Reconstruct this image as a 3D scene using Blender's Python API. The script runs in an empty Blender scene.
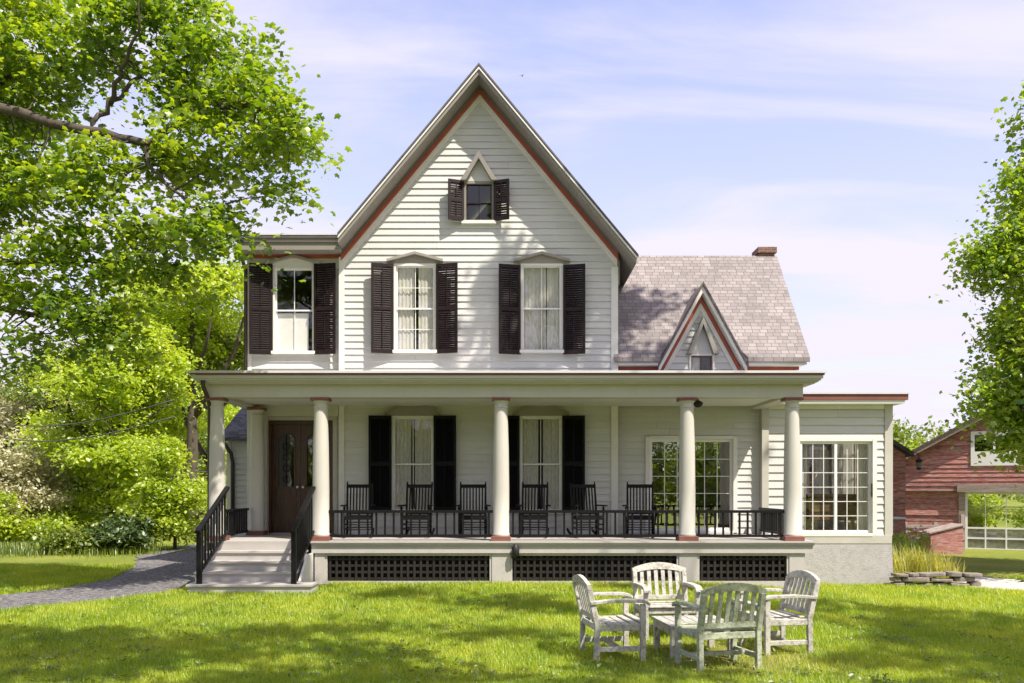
import bpy, math, random
import numpy as np
from mathutils import Vector, Matrix
R = math.radians
PI = math.pi
random.seed(7); rng = np.random.default_rng(11)
scene = bpy.context.scene
col = scene.collection

# ------------------------------------------------------------------ measuring helper
F, CY, EYE, HX, HY = 900.0, -17.5, 1.85, 512.0, 488.0
def S(y): return F / (y - CY)
def X(px, y): return (px - HX) / S(y)
def Z(py, y): return EYE - (py - HY) / S(y)
def smooth(a, b, t):
    t = np.clip((t - a) / (b - a), 0, 1); return t * t * (3 - 2 * t)
def ground_z(x, y):
    x = np.asarray(x, float); y = np.asarray(y, float)
    return (-0.30 * smooth(3.8, 7.5, x) + 0.05 * np.sin(x * .35 + 1) * np.sin(y * .3) * smooth(0, 3, -y - 2)
            - 0.25 * smooth(-14, -24, x))

# ------------------------------------------------------------------ materials
M = {}
def mat(name):
    m = bpy.data.materials.new(name); m.use_nodes = True
    nt = m.node_tree; nt.nodes.clear()
    out = nt.nodes.new('ShaderNodeOutputMaterial')
    M[name] = m
    return m, nt, out
def N(nt, t, **kw):
    n = nt.nodes.new(t)
    for k, v in kw.items():
        if k.startswith('i_'):
            key = k[2:]
            key = int(key) if key.isdigit() else key.replace('_', ' ')
            n.inputs[key].default_value = v
        else: setattr(n, k, v)
    return n
def L(nt, a, b): nt.links.new(a, b)
def c4(c): return (c[0], c[1], c[2], 1)
def ramp(nt, fac, stops):
    r = N(nt, 'ShaderNodeValToRGB')
    e = r.color_ramp.elements
    while len(e) < len(stops): e.new(.5)
    for i, (p, c) in enumerate(stops): e[i].position = p; e[i].color = c4(c)
    L(nt, fac, r.inputs[0]); return r.outputs[0]
def coord(nt, scale=(1, 1, 1), kind='Object'):
    tc = N(nt, 'ShaderNodeTexCoord'); mp = N(nt, 'ShaderNodeMapping'); mp.inputs['Scale'].default_value = scale
    L(nt, tc.outputs[kind], mp.inputs[0]); return mp.outputs[0]
def noise(nt, vec, scale, detail=4, rough=.6):
    n = N(nt, 'ShaderNodeTexNoise'); n.inputs['Scale'].default_value = scale
    n.inputs['Detail'].default_value = detail; n.inputs['Roughness'].default_value = rough
    if vec: L(nt, vec, n.inputs[0])
    return n.outputs[0]
def paint(name, base, var=.12, rough=.55, dirt=None, dirt_amt=(.55, .8), streak=(1, 1, 1), scale=3, bump=.15, spec=.35, isl=0):
    m, nt, out = mat(name)
    b = N(nt, 'ShaderNodeBsdfPrincipled'); b.inputs['Roughness'].default_value = rough
    b.inputs['Specular IOR Level'].default_value = spec
    v = coord(nt, streak)
    n1 = noise(nt, v, scale, 6, .65)
    lo = [x * (1 - var) for x in base]; hi = [min(1, x * (1 + var)) for x in base]
    c = ramp(nt, n1, [(.3, lo), (.7, hi)])
    if dirt:
        n2 = noise(nt, v, scale * 2.6, 8, .7)
        mx = N(nt, 'ShaderNodeMix', data_type='RGBA')
        f = ramp(nt, n2, [(dirt_amt[0], (0, 0, 0)), (dirt_amt[1], (1, 1, 1))])
        L(nt, f, mx.inputs[0]); L(nt, c, mx.inputs[6]); mx.inputs[7].default_value = c4(dirt); c = mx.outputs[2]
    if isl:
        g = N(nt, 'ShaderNodeNewGeometry'); mr = N(nt, 'ShaderNodeMapRange'); mr.inputs['To Min'].default_value = 1 - isl; mr.inputs['To Max'].default_value = 1
        L(nt, g.outputs['Random Per Island'], mr.inputs[0]); mm = N(nt, 'ShaderNodeMix', data_type='RGBA', blend_type='MULTIPLY'); mm.inputs[0].default_value = 1
        L(nt, c, mm.inputs[6]); L(nt, mr.outputs[0], mm.inputs[7]); c = mm.outputs[2]
    L(nt, c, b.inputs['Base Color'])
    if bump:
        bp = N(nt, 'ShaderNodeBump'); bp.inputs['Strength'].default_value = bump; bp.inputs['Distance'].default_value = .01
        L(nt, noise(nt, v, scale * 12, 4, .6), bp.inputs['Height']); L(nt, bp.outputs[0], b.inputs['Normal'])
    L(nt, b.outputs[0], out.inputs[0]); return m
paint('siding', (.565, .56, .545), .05, .5, (.52, .505, .475), (.56, .85), (1, 1, 6), 1.6, isl=.08)
paint('trim', (.45, .43, .385), .07, .5, (.34, .32, .29), (.6, .9), (1, 1, 1), 2.5)
paint('taupe', (.235, .215, .19), .08, .5, (.17, .155, .14), (.6, .9), (1, 1, 1), 2.5)
paint('hood_paint', (.27, .25, .22), .07, .5, (.2, .185, .165), (.6, .9), (1, 1, 1), 2.5)
paint('white_trim', (.66, .645, .61), .06, .5, (.5, .48, .45), (.62, .9), (1, 1, 1), 3)
paint('window_white', (.74, .73, .72), .03, .4)
paint('column_paint', (.49, .47, .43), .05, .5, (.42, .4, .36), (.62, .9), (1, 1, .3), 3)
paint('ceiling_paint', (.66, .66, .62), .04, .6)
paint('skirt_paint', (.43, .405, .385), .07, .55, (.32, .30, .28), (.55, .85), (1, 1, 1), 3)
paint('step_paint', (.40, .375, .355), .08, .6, (.33, .3, .27), (.58, .85), (.4, 2, 1), 5)
paint('red_dull', (.19, .073, .056), .15, .5, (.15, .06, .05), (.6, .9))
paint('red_trim', (.32, .075, .042), .15, .5, (.2, .07, .05), (.6, .9))
paint('black_paint', (.007, .0065, .007), .25, .5, (.02, .018, .017), (.66, .95), (1, 1, 1), 5, .15, .2)
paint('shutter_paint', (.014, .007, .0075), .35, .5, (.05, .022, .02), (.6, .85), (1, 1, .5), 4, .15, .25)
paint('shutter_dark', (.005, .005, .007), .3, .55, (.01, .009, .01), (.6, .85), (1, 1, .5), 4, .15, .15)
paint('lattice_paint', (.018, .014, .013), .3, .6)
paint('metal_roof', (.55, .54, .57), .05, .4)
paint('drip_edge', (.10, .09, .09), .2, .5)
paint('gutter_metal', (.05, .038, .032), .2, .4)
paint('plaster', (.38, .365, .36), .08, .85, (.27, .255, .25), (.48, .75), (1, 1, 1), 3, .9)
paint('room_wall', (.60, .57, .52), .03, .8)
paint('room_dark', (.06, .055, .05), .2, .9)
paint('room_floor', (.2, .12, .07), .2, .5)
paint('shade_cloth', (.72, .69, .67), .05, .9)
paint('chest_wood', (.13, .085, .04), .35, .35, (.05, .035, .02), (.5, .75), (2, 2, 12), 2)
paint('stone', (.24, .205, .18), .35, .9, (.16, .15, .13), (.5, .7), (1, 1, 1), 6, 1.0)
paint('slate', (.15, .15, .175), .3, .6, (.09, .09, .11), (.5, .7), (6, 1, 30), 2, .6)
paint('bark', (.10, .080, .062), .3, .9, (.045, .038, .03), (.45, .7), (3, 3, .6), 5, 1.0)
paint('bark_pale', (.22, .19, .155), .3, .9, (.1, .085, .07), (.5, .75), (3, 3, .6), 5, 1.0)
paint('barn_red', (.36, .110, .095), .45, .85, (.46, .33, .30), (.44, .62), (.7, 1, 6), 2.4, .5, isl=.25)
paint('barn_grey', (.30, .255, .225), .25, .9, (.2, .09, .075), (.52, .68), (.6, 1, 8), 2.5, .6)
paint('barn_roof', (.10, .075, .065), .3, .8, (.2, .15, .12), (.55, .75), (8, 1, 1), 2, .5)
paint('brown_roof', (.06, .05, .048), .3, .8)
paint('weathered', (.49, .47, .42), .24, .85, (.22, .205, .17), (.47, .66), (1, 1, 1), 7, .8)
paint('weathered_green', (.44, .465, .355), .26, .85, (.21, .24, .14), (.45, .64), (1, 1, 1), 8, .8)
paint('weathered_grey', (.46, .44, .405), .14, .85, (.2, .18, .155), (.48, .62), (1, 1, 1), 9, .8)
paint('panel_grey', (.36, .35, .34), .25, .5, (.15, .14, .13), (.5, .7))
paint('iron', (.02, .02, .022), .2, .45)
paint('flower_pink', (.62, .22, .32), .3, .7)
paint('flower_white', (.8, .76, .7), .1, .7)
paint('clay_pot', (.10, .07, .06), .2, .8)
paint('wire', (.10, .10, .10), .1, .6)
paint('lamp_glass', (.16, .15, .14), .1, .2)
paint('bird', (.08, .08, .09), .2, .8)

def wood_door():
    m, nt, out = mat('door_wood')
    b = N(nt, 'ShaderNodeBsdfPrincipled'); b.inputs['Roughness'].default_value = .32
    v = coord(nt, (9, 9, .8)); n = noise(nt, v, 3, 8, .65)
    L(nt, ramp(nt, n, [(.3, (.016, .006, .003)), (.55, (.055, .020, .008)), (.75, (.12, .048, .018))]), b.inputs['Base Color'])
    L(nt, b.outputs[0], out.inputs[0])
wood_door()
def curtain_mat():
    m, nt, out = mat('curtain')
    v = coord(nt, (9, 9, 2.2)); n = noise(nt, v, 4, 6, .7)
    c = ramp(nt, n, [(.35, (.64, .61, .54)), (.65, (.86, .83, .76))])
    d = N(nt, 'ShaderNodeBsdfDiffuse'); t = N(nt, 'ShaderNodeBsdfTranslucent'); L(nt, c, d.inputs[0]); L(nt, c, t.inputs[0])
    x = N(nt, 'ShaderNodeMixShader'); x.inputs[0].default_value = .35; L(nt, d.outputs[0], x.inputs[1]); L(nt, t.outputs[0], x.inputs[2]); L(nt, x.outputs[0], out.inputs[0])
curtain_mat()

def shingles(name, c_lo, c_mid, c_hi, pitch, axis='x', bw=.17, bh=.12):
    m, nt, out = mat(name)
    b = N(nt, 'ShaderNodeBsdfPrincipled'); b.inputs['Roughness'].default_value = .9
    b.inputs['Specular IOR Level'].default_value = .2
    tc = N(nt, 'ShaderNodeTexCoord'); sp = N(nt, 'ShaderNodeSeparateXYZ'); L(nt, tc.outputs['Object'], sp.inputs[0])
    mu = N(nt, 'ShaderNodeMath', operation='MULTIPLY'); mu.inputs[1].default_value = 1 / math.sin(math.atan(pitch))
    L(nt, sp.outputs['Z'], mu.inputs[0])
    cb = N(nt, 'ShaderNodeCombineXYZ'); L(nt, sp.outputs['X' if axis == 'x' else 'Y'], cb.inputs[0]); L(nt, mu.outputs[0], cb.inputs[1])
    br = N(nt, 'ShaderNodeTexBrick'); L(nt, cb.outputs[0], br.inputs[0])
    br.inputs['Scale'].default_value = 1; br.inputs['Brick Width'].default_value = bw; br.inputs['Row Height'].default_value = bh
    br.inputs['Mortar Size'].default_value = .008; br.inputs['Mortar Smooth'].default_value = .4; br.inputs['Bias'].default_value = 0
    br.offset = .37; br.offset_frequency = 2; br.squash = 1.3; br.squash_frequency = 3
    br.inputs['Color1'].default_value = (0, 0, 0, 1); br.inputs['Color2'].default_value = (1, 1, 1, 1); br.inputs['Mortar'].default_value = (0, 0, 0, 1)
    c = ramp(nt, br.outputs['Color'], [(0, c_lo), (.5, c_mid), (1, c_hi)])
    mx = N(nt, 'ShaderNodeMix', data_type='RGBA', blend_type='MULTIPLY'); mx.inputs[0].default_value = 1
    n = noise(nt, tc.outputs['Object'], 1.3, 6, .7)
    g = ramp(nt, n, [(.25, (.75, .73, .73)), (.75, (1.12, 1.1, 1.1))])
    L(nt, c, mx.inputs[6]); L(nt, g, mx.inputs[7])
    mm = N(nt, 'ShaderNodeMix', data_type='RGBA'); L(nt, br.outputs['Fac'], mm.inputs[0]); L(nt, mx.outputs[2], mm.inputs[6])
    mm.inputs[7].default_value = c4([x * .62 for x in c_lo])
    L(nt, mm.outputs[2], b.inputs['Base Color'])
    bp = N(nt, 'ShaderNodeBump'); bp.inputs['Strength'].default_value = .6; bp.inputs['Distance'].default_value = .012; bp.invert = True
    ad = N(nt, 'ShaderNodeMath', operation='ADD'); L(nt, br.outputs['Fac'], ad.inputs[0])
    n2 = N(nt, 'ShaderNodeMath', operation='MULTIPLY'); n2.inputs[1].default_value = .5
    L(nt, noise(nt, tc.outputs['Object'], 60, 2), n2.inputs[0]); L(nt, n2.outputs[0], ad.inputs[1])
    L(nt, ad.outputs[0], bp.inputs['Height']); L(nt, bp.outputs[0], b.inputs['Normal'])
    L(nt, b.outputs[0], out.inputs[0])
shingles('shingle', (.225, .203, .202), (.268, .241, .239), (.31, .281, .277), 1.157)
shingles('shingle_side', (.235, .185, .180), (.345, .285, .275), (.43, .37, .36), 1.2, 'y')
shingles('slate_shingle', (.09, .09, .105), (.14, .14, .16), (.19, .19, .21), .45)

def brick():
    m, nt, out = mat('brick')
    b = N(nt, 'ShaderNodeBsdfPrincipled'); b.inputs['Roughness'].default_value = .9
    tc = N(nt, 'ShaderNodeTexCoord'); sp = N(nt, 'ShaderNodeSeparateXYZ'); L(nt, tc.outputs['Object'], sp.inputs[0])
    a = N(nt, 'ShaderNodeMath', operation='ADD'); L(nt, sp.outputs[0], a.inputs[0]); L(nt, sp.outputs[1], a.inputs[1])
    cb = N(nt, 'ShaderNodeCombineXYZ'); L(nt, a.outputs[0], cb.inputs[0]); L(nt, sp.outputs[2], cb.inputs[1])
    br = N(nt, 'ShaderNodeTexBrick'); L(nt, cb.outputs[0], br.inputs[0]); br.inputs['Scale'].default_value = 1
    br.inputs['Brick Width'].default_value = .2; br.inputs['Row Height'].default_value = .07; br.inputs['Mortar Size'].default_value = .008
    br.inputs['Color1'].default_value = (.12, .05, .035, 1); br.inputs['Color2'].default_value = (.22, .1, .075, 1); br.inputs['Mortar'].default_value = (.2, .17, .15, 1)
    L(nt, br.outputs[0], b.inputs['Base Color']); L(nt, b.outputs[0], out.inputs[0])
brick()

def glass(name, tint=(.96, .97, .97), boost=1.0):
    m, nt, out = mat(name)
    tr = N(nt, 'ShaderNodeBsdfTransparent'); tr.inputs[0].default_value = c4(tint)
    gl = N(nt, 'ShaderNodeBsdfGlossy'); gl.inputs['Roughness'].default_value = .012
    v = coord(nt, (1, 1, 1)); bp = N(nt, 'ShaderNodeBump'); bp.inputs['Strength'].default_value = .12; bp.inputs['Distance'].default_value = .02
    L(nt, noise(nt, v, 2.2, 2, .5), bp.inputs['Height']); L(nt, bp.outputs[0], gl.inputs['Normal'])
    # two-sided Schlick reflectance of a thin sheet
    ge = N(nt, 'ShaderNodeNewGeometry'); dt = N(nt, 'ShaderNodeVectorMath', operation='DOT_PRODUCT'); L(nt, ge.outputs['Normal'], dt.inputs[0]); L(nt, ge.outputs['Incoming'], dt.inputs[1])
    ab = N(nt, 'ShaderNodeMath', operation='ABSOLUTE'); L(nt, dt.outputs['Value'], ab.inputs[0])
    om = N(nt, 'ShaderNodeMath', operation='SUBTRACT'); om.inputs[0].default_value = 1; L(nt, ab.outputs[0], om.inputs[1])
    fr = N(nt, 'ShaderNodeMath', operation='POWER'); L(nt, om.outputs[0], fr.inputs[0]); fr.inputs[1].default_value = 5
    mr = N(nt, 'ShaderNodeMapRange'); mr.inputs['To Min'].default_value = .04 + .12 * boost; mr.inputs['To Max'].default_value = 1
    L(nt, fr.outputs[0], mr.inputs[0])
    mx = N(nt, 'ShaderNodeMixShader'); L(nt, mr.outputs[0], mx.inputs[0]); L(nt, tr.outputs[0], mx.inputs[1]); L(nt, gl.outputs[0], mx.inputs[2])
    L(nt, mx.outputs[0], out.inputs[0])
glass('glass', boost=.45); glass('glass_low', boost=.30); glass('glass_door', boost=4.0); glass('glass_clear', boost=.35)

def leaf(name, a, b, c, trans=.45, tcol=None, scale=.5, gloss=.06):
    m, nt, out = mat(name)
    geo = N(nt, 'ShaderNodeNewGeometry')
    v = coord(nt); n = noise(nt, v, scale, 3, .6)
    ad = N(nt, 'ShaderNodeMath', operation='MULTIPLY_ADD'); L(nt, geo.outputs['Random Per Island'], ad.inputs[0]); ad.inputs[1].default_value = .55
    sub = N(nt, 'ShaderNodeMath', operation='MULTIPLY_ADD'); L(nt, n, sub.inputs[0]); sub.inputs[1].default_value = .9; sub.inputs[2].default_value = -.22
    L(nt, sub.outputs[0], ad.inputs[2])
    cc = ramp(nt, ad.outputs[0], [(.15, a), (.5, b), (.9, c)])
    d = N(nt, 'ShaderNodeBsdfDiffuse'); L(nt, cc, d.inputs[0])
    t = N(nt, 'ShaderNodeBsdfTranslucent')
    mu = N(nt, 'ShaderNodeMix', data_type='RGBA', blend_type='MULTIPLY'); mu.inputs[0].default_value = 1
    L(nt, cc, mu.inputs[6]); mu.inputs[7].default_value = c4(tcol or (1.6, 1.5, .8)); L(nt, mu.outputs[2], t.inputs[0])
    m1 = N(nt, 'ShaderNodeMixShader'); m1.inputs[0].default_value = trans; L(nt, d.outputs[0], m1.inputs[1]); L(nt, t.outputs[0], m1.inputs[2])
    g = N(nt, 'ShaderNodeBsdfGlossy'); g.inputs['Roughness'].default_value = .45; g.inputs[0].default_value = (1, 1, 1, 1)
    m2 = N(nt, 'ShaderNodeMixShader'); m2.inputs[0].default_value = gloss; L(nt, m1.outputs[0], m2.inputs[1]); L(nt, g.outputs[0], m2.inputs[2])
    L(nt, m2.outputs[0], out.inputs[0])
leaf('leaf_maple', (.05, .115, .007), (.16, .26, .014), (.38, .45, .028), .55, (1.7, 1.6, .6))
leaf('leaf_bright', (.08, .17, .008), (.20, .32, .016), (.38, .45, .03), .5)
leaf('leaf_yellow', (.24, .35, .018), (.36, .47, .028), (.52, .58, .06), .55, scale=.35)
leaf('leaf_mid', (.07, .125, .012), (.15, .22, .018), (.28, .32, .03), .45, scale=.4)
leaf('leaf_dark', (.02, .05, .010), (.045, .09, .015), (.09, .13, .02), .35)
leaf('leaf_pale', (.42, .42, .22), (.55, .53, .34), (.66, .62, .44), .4, (1.1, 1.05, .8))
leaf('leaf_bed', (.28, .30, .05), (.44, .44, .09), (.6, .57, .18), .5)
leaf('grass_blade', (.14, .26, .011), (.31, .425, .020), (.58, .58, .065), .52, (1.45, 1.35, .6), scale=.8, gloss=.03)

def lawn_mat():
    m, nt, out = mat('lawn')
    b = N(nt, 'ShaderNodeBsdfPrincipled'); b.inputs['Roughness'].default_value = .95; b.inputs['Specular IOR Level'].default_value = .1
    v = coord(nt)
    n1 = noise(nt, v, .35, 6, .65); n2 = noise(nt, v, 9, 6, .75)
    mx = N(nt, 'ShaderNodeMath', operation='MULTIPLY_ADD'); L(nt, n2, mx.inputs[0]); mx.inputs[1].default_value = .5
    ml = N(nt, 'ShaderNodeMath', operation='MULTIPLY'); L(nt, n1, ml.inputs[0]); ml.inputs[1].default_value = .5; L(nt, ml.outputs[0], mx.inputs[2])
    c = ramp(nt, mx.outputs[0], [(.3, (.10, .14, .025)), (.5, (.19, .225, .04)), (.7, (.33, .31, .08))])
    # worn, dry turf around the garden table
    tc = N(nt, 'ShaderNodeTexCoord'); vd = N(nt, 'ShaderNodeVectorMath', operation='DISTANCE'); L(nt, tc.outputs['Object'], vd.inputs[0]); vd.inputs[1].default_value = (2.5, -7.5, 0)
    ad = N(nt, 'ShaderNodeMath', operation='MULTIPLY_ADD'); L(nt, n2, ad.inputs[0]); ad.inputs[1].default_value = 1.6; L(nt, vd.outputs['Value'], ad.inputs[2])
    f = N(nt, 'ShaderNodeMapRange'); f.inputs['From Min'].default_value = 1.3; f.inputs['From Max'].default_value = 2.5; f.inputs['To Min'].default_value = .85; f.inputs['To Max'].default_value = 0
    L(nt, ad.outputs[0], f.inputs[0])
    mm = N(nt, 'ShaderNodeMix', data_type='RGBA'); L(nt, f.outputs[0], mm.inputs[0]); L(nt, c, mm.inputs[6]); mm.inputs[7].default_value = (.26, .21, .10, 1)
    L(nt, mm.outputs[2], b.inputs['Base Color'])
    bp = N(nt, 'ShaderNodeBump'); bp.inputs['Strength'].default_value = .8; bp.inputs['Distance'].default_value = .04
    L(nt, noise(nt, v, 25, 5, .8), bp.inputs['Height']); L(nt, bp.outputs[0], b.inputs['Normal']); L(nt, b.outputs[0], out.inputs[0])
lawn_mat()
def gravel(name, lo, mid, hi):
    m, nt, out = mat(name)
    b = N(nt, 'ShaderNodeBsdfPrincipled'); b.inputs['Roughness'].default_value = .95
    v = coord(nt); vo = N(nt, 'ShaderNodeTexVoronoi'); vo.inputs['Scale'].default_value = 22; L(nt, v, vo.inputs[0])
    sp = N(nt, 'ShaderNodeSeparateColor'); L(nt, vo.outputs['Color'], sp.inputs[0])
    a = N(nt, 'ShaderNodeMath', operation='MULTIPLY_ADD'); L(nt, sp.outputs[0], a.inputs[0]); a.inputs[1].default_value = .6
    m2 = N(nt, 'ShaderNodeMath', operation='MULTIPLY'); L(nt, noise(nt, v, .9, 5, .7), m2.inputs[0]); m2.inputs[1].default_value = .4; L(nt, m2.outputs[0], a.inputs[2])
    L(nt, ramp(nt, a.outputs[0], [(.15, lo), (.5, mid), (.85, hi)]), b.inputs['Base Color'])
    bp = N(nt, 'ShaderNodeBump'); bp.inputs['Strength'].default_value = 1; bp.inputs['Distance'].default_value = .03; bp.invert = True
    L(nt, vo.outputs['Distance'], bp.inputs['Height']); L(nt, bp.outputs[0], b.inputs['Normal']); L(nt, b.outputs[0], out.inputs[0])
gravel('gravel_grey', (.05, .046, .05), (.13, .12, .123), (.26, .245, .245))
gravel('gravel_pale', (.38, .34, .30), (.52, .47, .43), (.66, .62, .58))

# ------------------------------------------------------------------ mesh builder
class MB:
    def __init__(s): s.v = []; s.f = []; s.sm = []; s.mi = []; s.mats = []; s.cur = 0
    def use(s, name):
        if name not in s.mats: s.mats.append(name)
        s.cur = s.mats.index(name); return s
    def face(s, pts, smooth=False):
        i = len(s.v); s.v += [tuple(p) for p in pts]; s.f.append(tuple(range(i, i + len(pts)))); s.sm.append(smooth); s.mi.append(s.cur); return s
    def idx(s, verts, faces, smooth=False):
        i = len(s.v); s.v += [tuple(p) for p in verts]
        for f in faces: s.f.append(tuple(i + k for k in f)); s.sm.append(smooth); s.mi.append(s.cur)
        return s
    def box(s, x0, x1, y0, y1, z0, z1, mtx=None):
        v = [(x, y, z) for z in (z0, z1) for y in (y0, y1) for x in (x0, x1)]
        if mtx: v = [tuple(mtx @ Vector(p)) for p in v]
        s.idx(v, [(0, 2, 3, 1), (4, 5, 7, 6), (0, 1, 5, 4), (2, 6, 7, 3), (0, 4, 6, 2), (1, 3, 7, 5)]); return s
    def prism(s, poly, a0, a1, axis='y', mtx=None):
        """polygon of (u, w): axis y -> (u,a,w); axis x -> (a,u,w); axis z -> (u,w,a)"""
        mk = {'y': lambda u, w, a: (u, a, w), 'x': lambda u, w, a: (a, u, w), 'z': lambda u, w, a: (u, w, a)}[axis]
        n = len(poly); v = [mk(u, w, a0) for u, w in poly] + [mk(u, w, a1) for u, w in poly]
        if mtx: v = [tuple(mtx @ Vector(p)) for p in v]
        f = [tuple(range(n)), tuple(range(2 * n - 1, n - 1, -1))] + [(i, (i + 1) % n + 0, (i + 1) % n + n, i + n) for i in range(n)]
        s.idx(v, f); return s
    def bar(s, a, b, w, h, up=(0, 0, 1)):
        a = Vector(a); b = Vector(b); d = (b - a).normalized(); u = Vector(up)
        r = d.cross(u)
        if r.length < 1e-4: r = d.cross(Vector((0, 1, 0)))
        r.normalize(); t = r.cross(d).normalized()
        v = [p + r * (w / 2 * i) + t * (h / 2 * j) for p in (a, b) for i, j in ((-1, -1), (1, -1), (1, 1), (-1, 1))]
        s.idx(v, [(0, 1, 2, 3), (7, 6, 5, 4), (0, 4, 5, 1), (1, 5, 6, 2), (2, 6, 7, 3), (3, 7, 4, 0)]); return s
    def lathe(s, prof, n=20, c=(0, 0, 0)):
        v = []
        for r, z in prof:
            for k in range(n): a = 2 * PI * k / n; v.append((c[0] + r * math.cos(a), c[1] + r * math.sin(a), c[2] + z))
        f = []
        for j in range(len(prof) - 1):
            for k in range(n): f.append((j * n + k, j * n + (k + 1) % n, (j + 1) * n + (k + 1) % n, (j + 1) * n + k))
        s.idx(v, f, True)
        s.idx([v[k] for k in range(n)], [tuple(range(n - 1, -1, -1))]); s.idx(v[-n:], [tuple(range(n))]); return s
    def tube(s, pts, rad, n=8):
        pts = [Vector(p) for p in pts]
        if not hasattr(rad, '__len__'): rad = [rad] * len(pts)
        v = []
        for i, p in enumerate(pts):
            d = (pts[min(i + 1, len(pts) - 1)] - pts[max(i - 1, 0)]).normalized()
            r = d.cross(Vector((.13, .2, .97)));
            if r.length < .05: r = d.cross(Vector((1, 0, 0)))
            r.normalize(); t = d.cross(r)
            for k in range(n): a = 2 * PI * k / n; v.append(p + (r * math.cos(a) + t * math.sin(a)) * rad[i])
        f = [(j * n + k, j * n + (k + 1) % n, (j + 1) * n + (k + 1) % n, (j + 1) * n + k) for j in range(len(pts) - 1) for k in range(n)]
        f += [tuple(range(n - 1, -1, -1)), tuple(range((len(pts) - 1) * n, len(pts) * n))]
        s.idx(v, f, True); return s
    def build(s, name, m=None, parent=None, loc=None, bevel=0, rot=None):
        me = bpy.data.meshes.new(name); me.from_pydata(s.v, [], s.f)
        if m: s.mats = [m] if not s.mats else s.mats
        for k in s.mats: me.materials.append(M[k])
        me.polygons.foreach_set('use_smooth', s.sm)
        me.polygons.foreach_set('material_index', s.mi)
        import bmesh
        bm = bmesh.new(); bm.from_mesh(me); bmesh.ops.recalc_face_normals(bm, faces=bm.faces); bm.to_mesh(me); bm.free()
        o = bpy.data.objects.new(name, me); col.objects.link(o)
        if parent: o.parent = parent
        if loc: o.location = loc
        if rot: o.rotation_euler = rot
        if bevel:
            b = o.modifiers.new('bevel', 'BEVEL'); b.width = bevel; b.segments = 2; b.limit_method = 'ANGLE'
        return o
def tag(o, label=None, cat=None, group=None, kind=None):
    if label: o['label'] = label
    if cat: o['category'] = cat
    if group: o['group'] = group
    if kind: o['kind'] = kind
    return o
def thing(name, label, cat, loc=(0, 0, 0), rz=0, group=None):
    o = bpy.data.objects.new(name, None); col.objects.link(o); o.location = loc; o.rotation_euler = (0, 0, rz)
    o.empty_display_size = .2
    return tag(o, label, cat, group)
def put(src, parent, loc=(0, 0, 0), rot=None, name=None):
    c = src.copy(); col.objects.link(c); c.parent = parent; c.location = loc
    if rot is not None: c.rotation_euler = rot
    for g in src.children: d = g.copy(); col.objects.link(d); d.parent = c
    return c
def dup(root, loc, rz, label, group=None):
    r = root.copy(); col.objects.link(r); r.location = loc; r.rotation_euler = (0, 0, rz); r['label'] = label
    if group: r['group'] = group
    for ch in list(root.children):
        put(ch, r, ch.location.copy(), ch.rotation_euler.copy())
    return r

# clapboard wall: frame maps (u, depth, z) to world; openings are (u0,u1,z0,z1); lim(z)->(ulo,uhi)
jrng = random.Random(3)
def clap(name, m, parent, frame, z0, z1, lim, openings=(), course=.147, proud=.026, jitter=0, zb=None):
    mb = MB().use(m)
    z = zb if zb is not None else z0
    while z < z1 - 1e-6:
        za, zc = max(z, z0), min(z + course, z1)
        cuts = sorted({za, zc} | {q for o in openings for q in (o[2], o[3]) if za < q < zc})
        j = random.uniform(-jitter, jitter)
        for a, b in zip(cuts[:-1], cuts[1:]):
            if b - a < 1e-4: continue
            la, lb = lim(a), lim(b)
            mid = (a + b) / 2
            ops = sorted((o[0], o[1]) for o in openings if o[2] < mid < o[3])
            segs = []; cur = None
            lo = (la[0], lb[0])
            for o0, o1 in ops:
                segs.append((lo, (o0, o0))); lo = (o1, o1)
            segs.append((lo, (la[1], lb[1])))
            pa = proud * (1 - (a - z) / course) + .004 + j; pb = proud * (1 - (b - z) / course) + .004 + j
            cut = []
            for (l0, l1), (r0, r1) in segs:
                if r0 - l0 < 1e-3 and r1 - l1 < 1e-3: continue
                r0 = max(r0, l0); r1 = max(r1, l1)
                q = max(l0, l1) + jrng.uniform(.8, 3.6)
                while q < min(r0, r1) - .5:
                    cut.append(((l0, l1), (q - .003, q - .003))); l0 = l1 = q; q += jrng.uniform(1.5, 3.8)
                cut.append(((l0, l1), (r0, r1)))
            for (l0, l1), (r0, r1) in cut:
                P = [frame(l0, pa, a), frame(r0, pa, a), frame(r1, pb, b), frame(l1, pb, b)]
                Q = [frame(l0, -.02, a), frame(r0, -.02, a), frame(r1, -.02, b), frame(l1, -.02, b)]
                mb.idx(P + Q, [(0, 1, 2, 3), (7, 6, 5, 4), (0, 4, 5, 1), (1, 5, 6, 2), (2, 6, 7, 3), (3, 7, 4, 0)])
        z += course
    return mb.build(name, None, parent)
def front(y): return lambda u, d, z: (u, y - d, z)
def left(x): return lambda u, d, z: (x - d, u, z)
def right(x): return lambda u, d, z: (x + d, u, z)
def back(y): return lambda u, d, z: (u, y + d, z)

# ------------------------------------------------------------------ THE HOUSE
house = thing('house', 'white clapboard farmhouse with steep front gable, dark shutters and full width columned porch', 'house')
YM, YL, YW, YS = 2.40, 2.55, 2.65, 2.50
FL = .83
XL, XM0, XM1, XW1, XS1 = X(249.5, YL), -3.80, 2.32, 6.35, X(890, YS)
RX, RZ, SL = -.71, 10.93, 1.2
def roofz(x): return RZ - SL * abs(x - RX)

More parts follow.
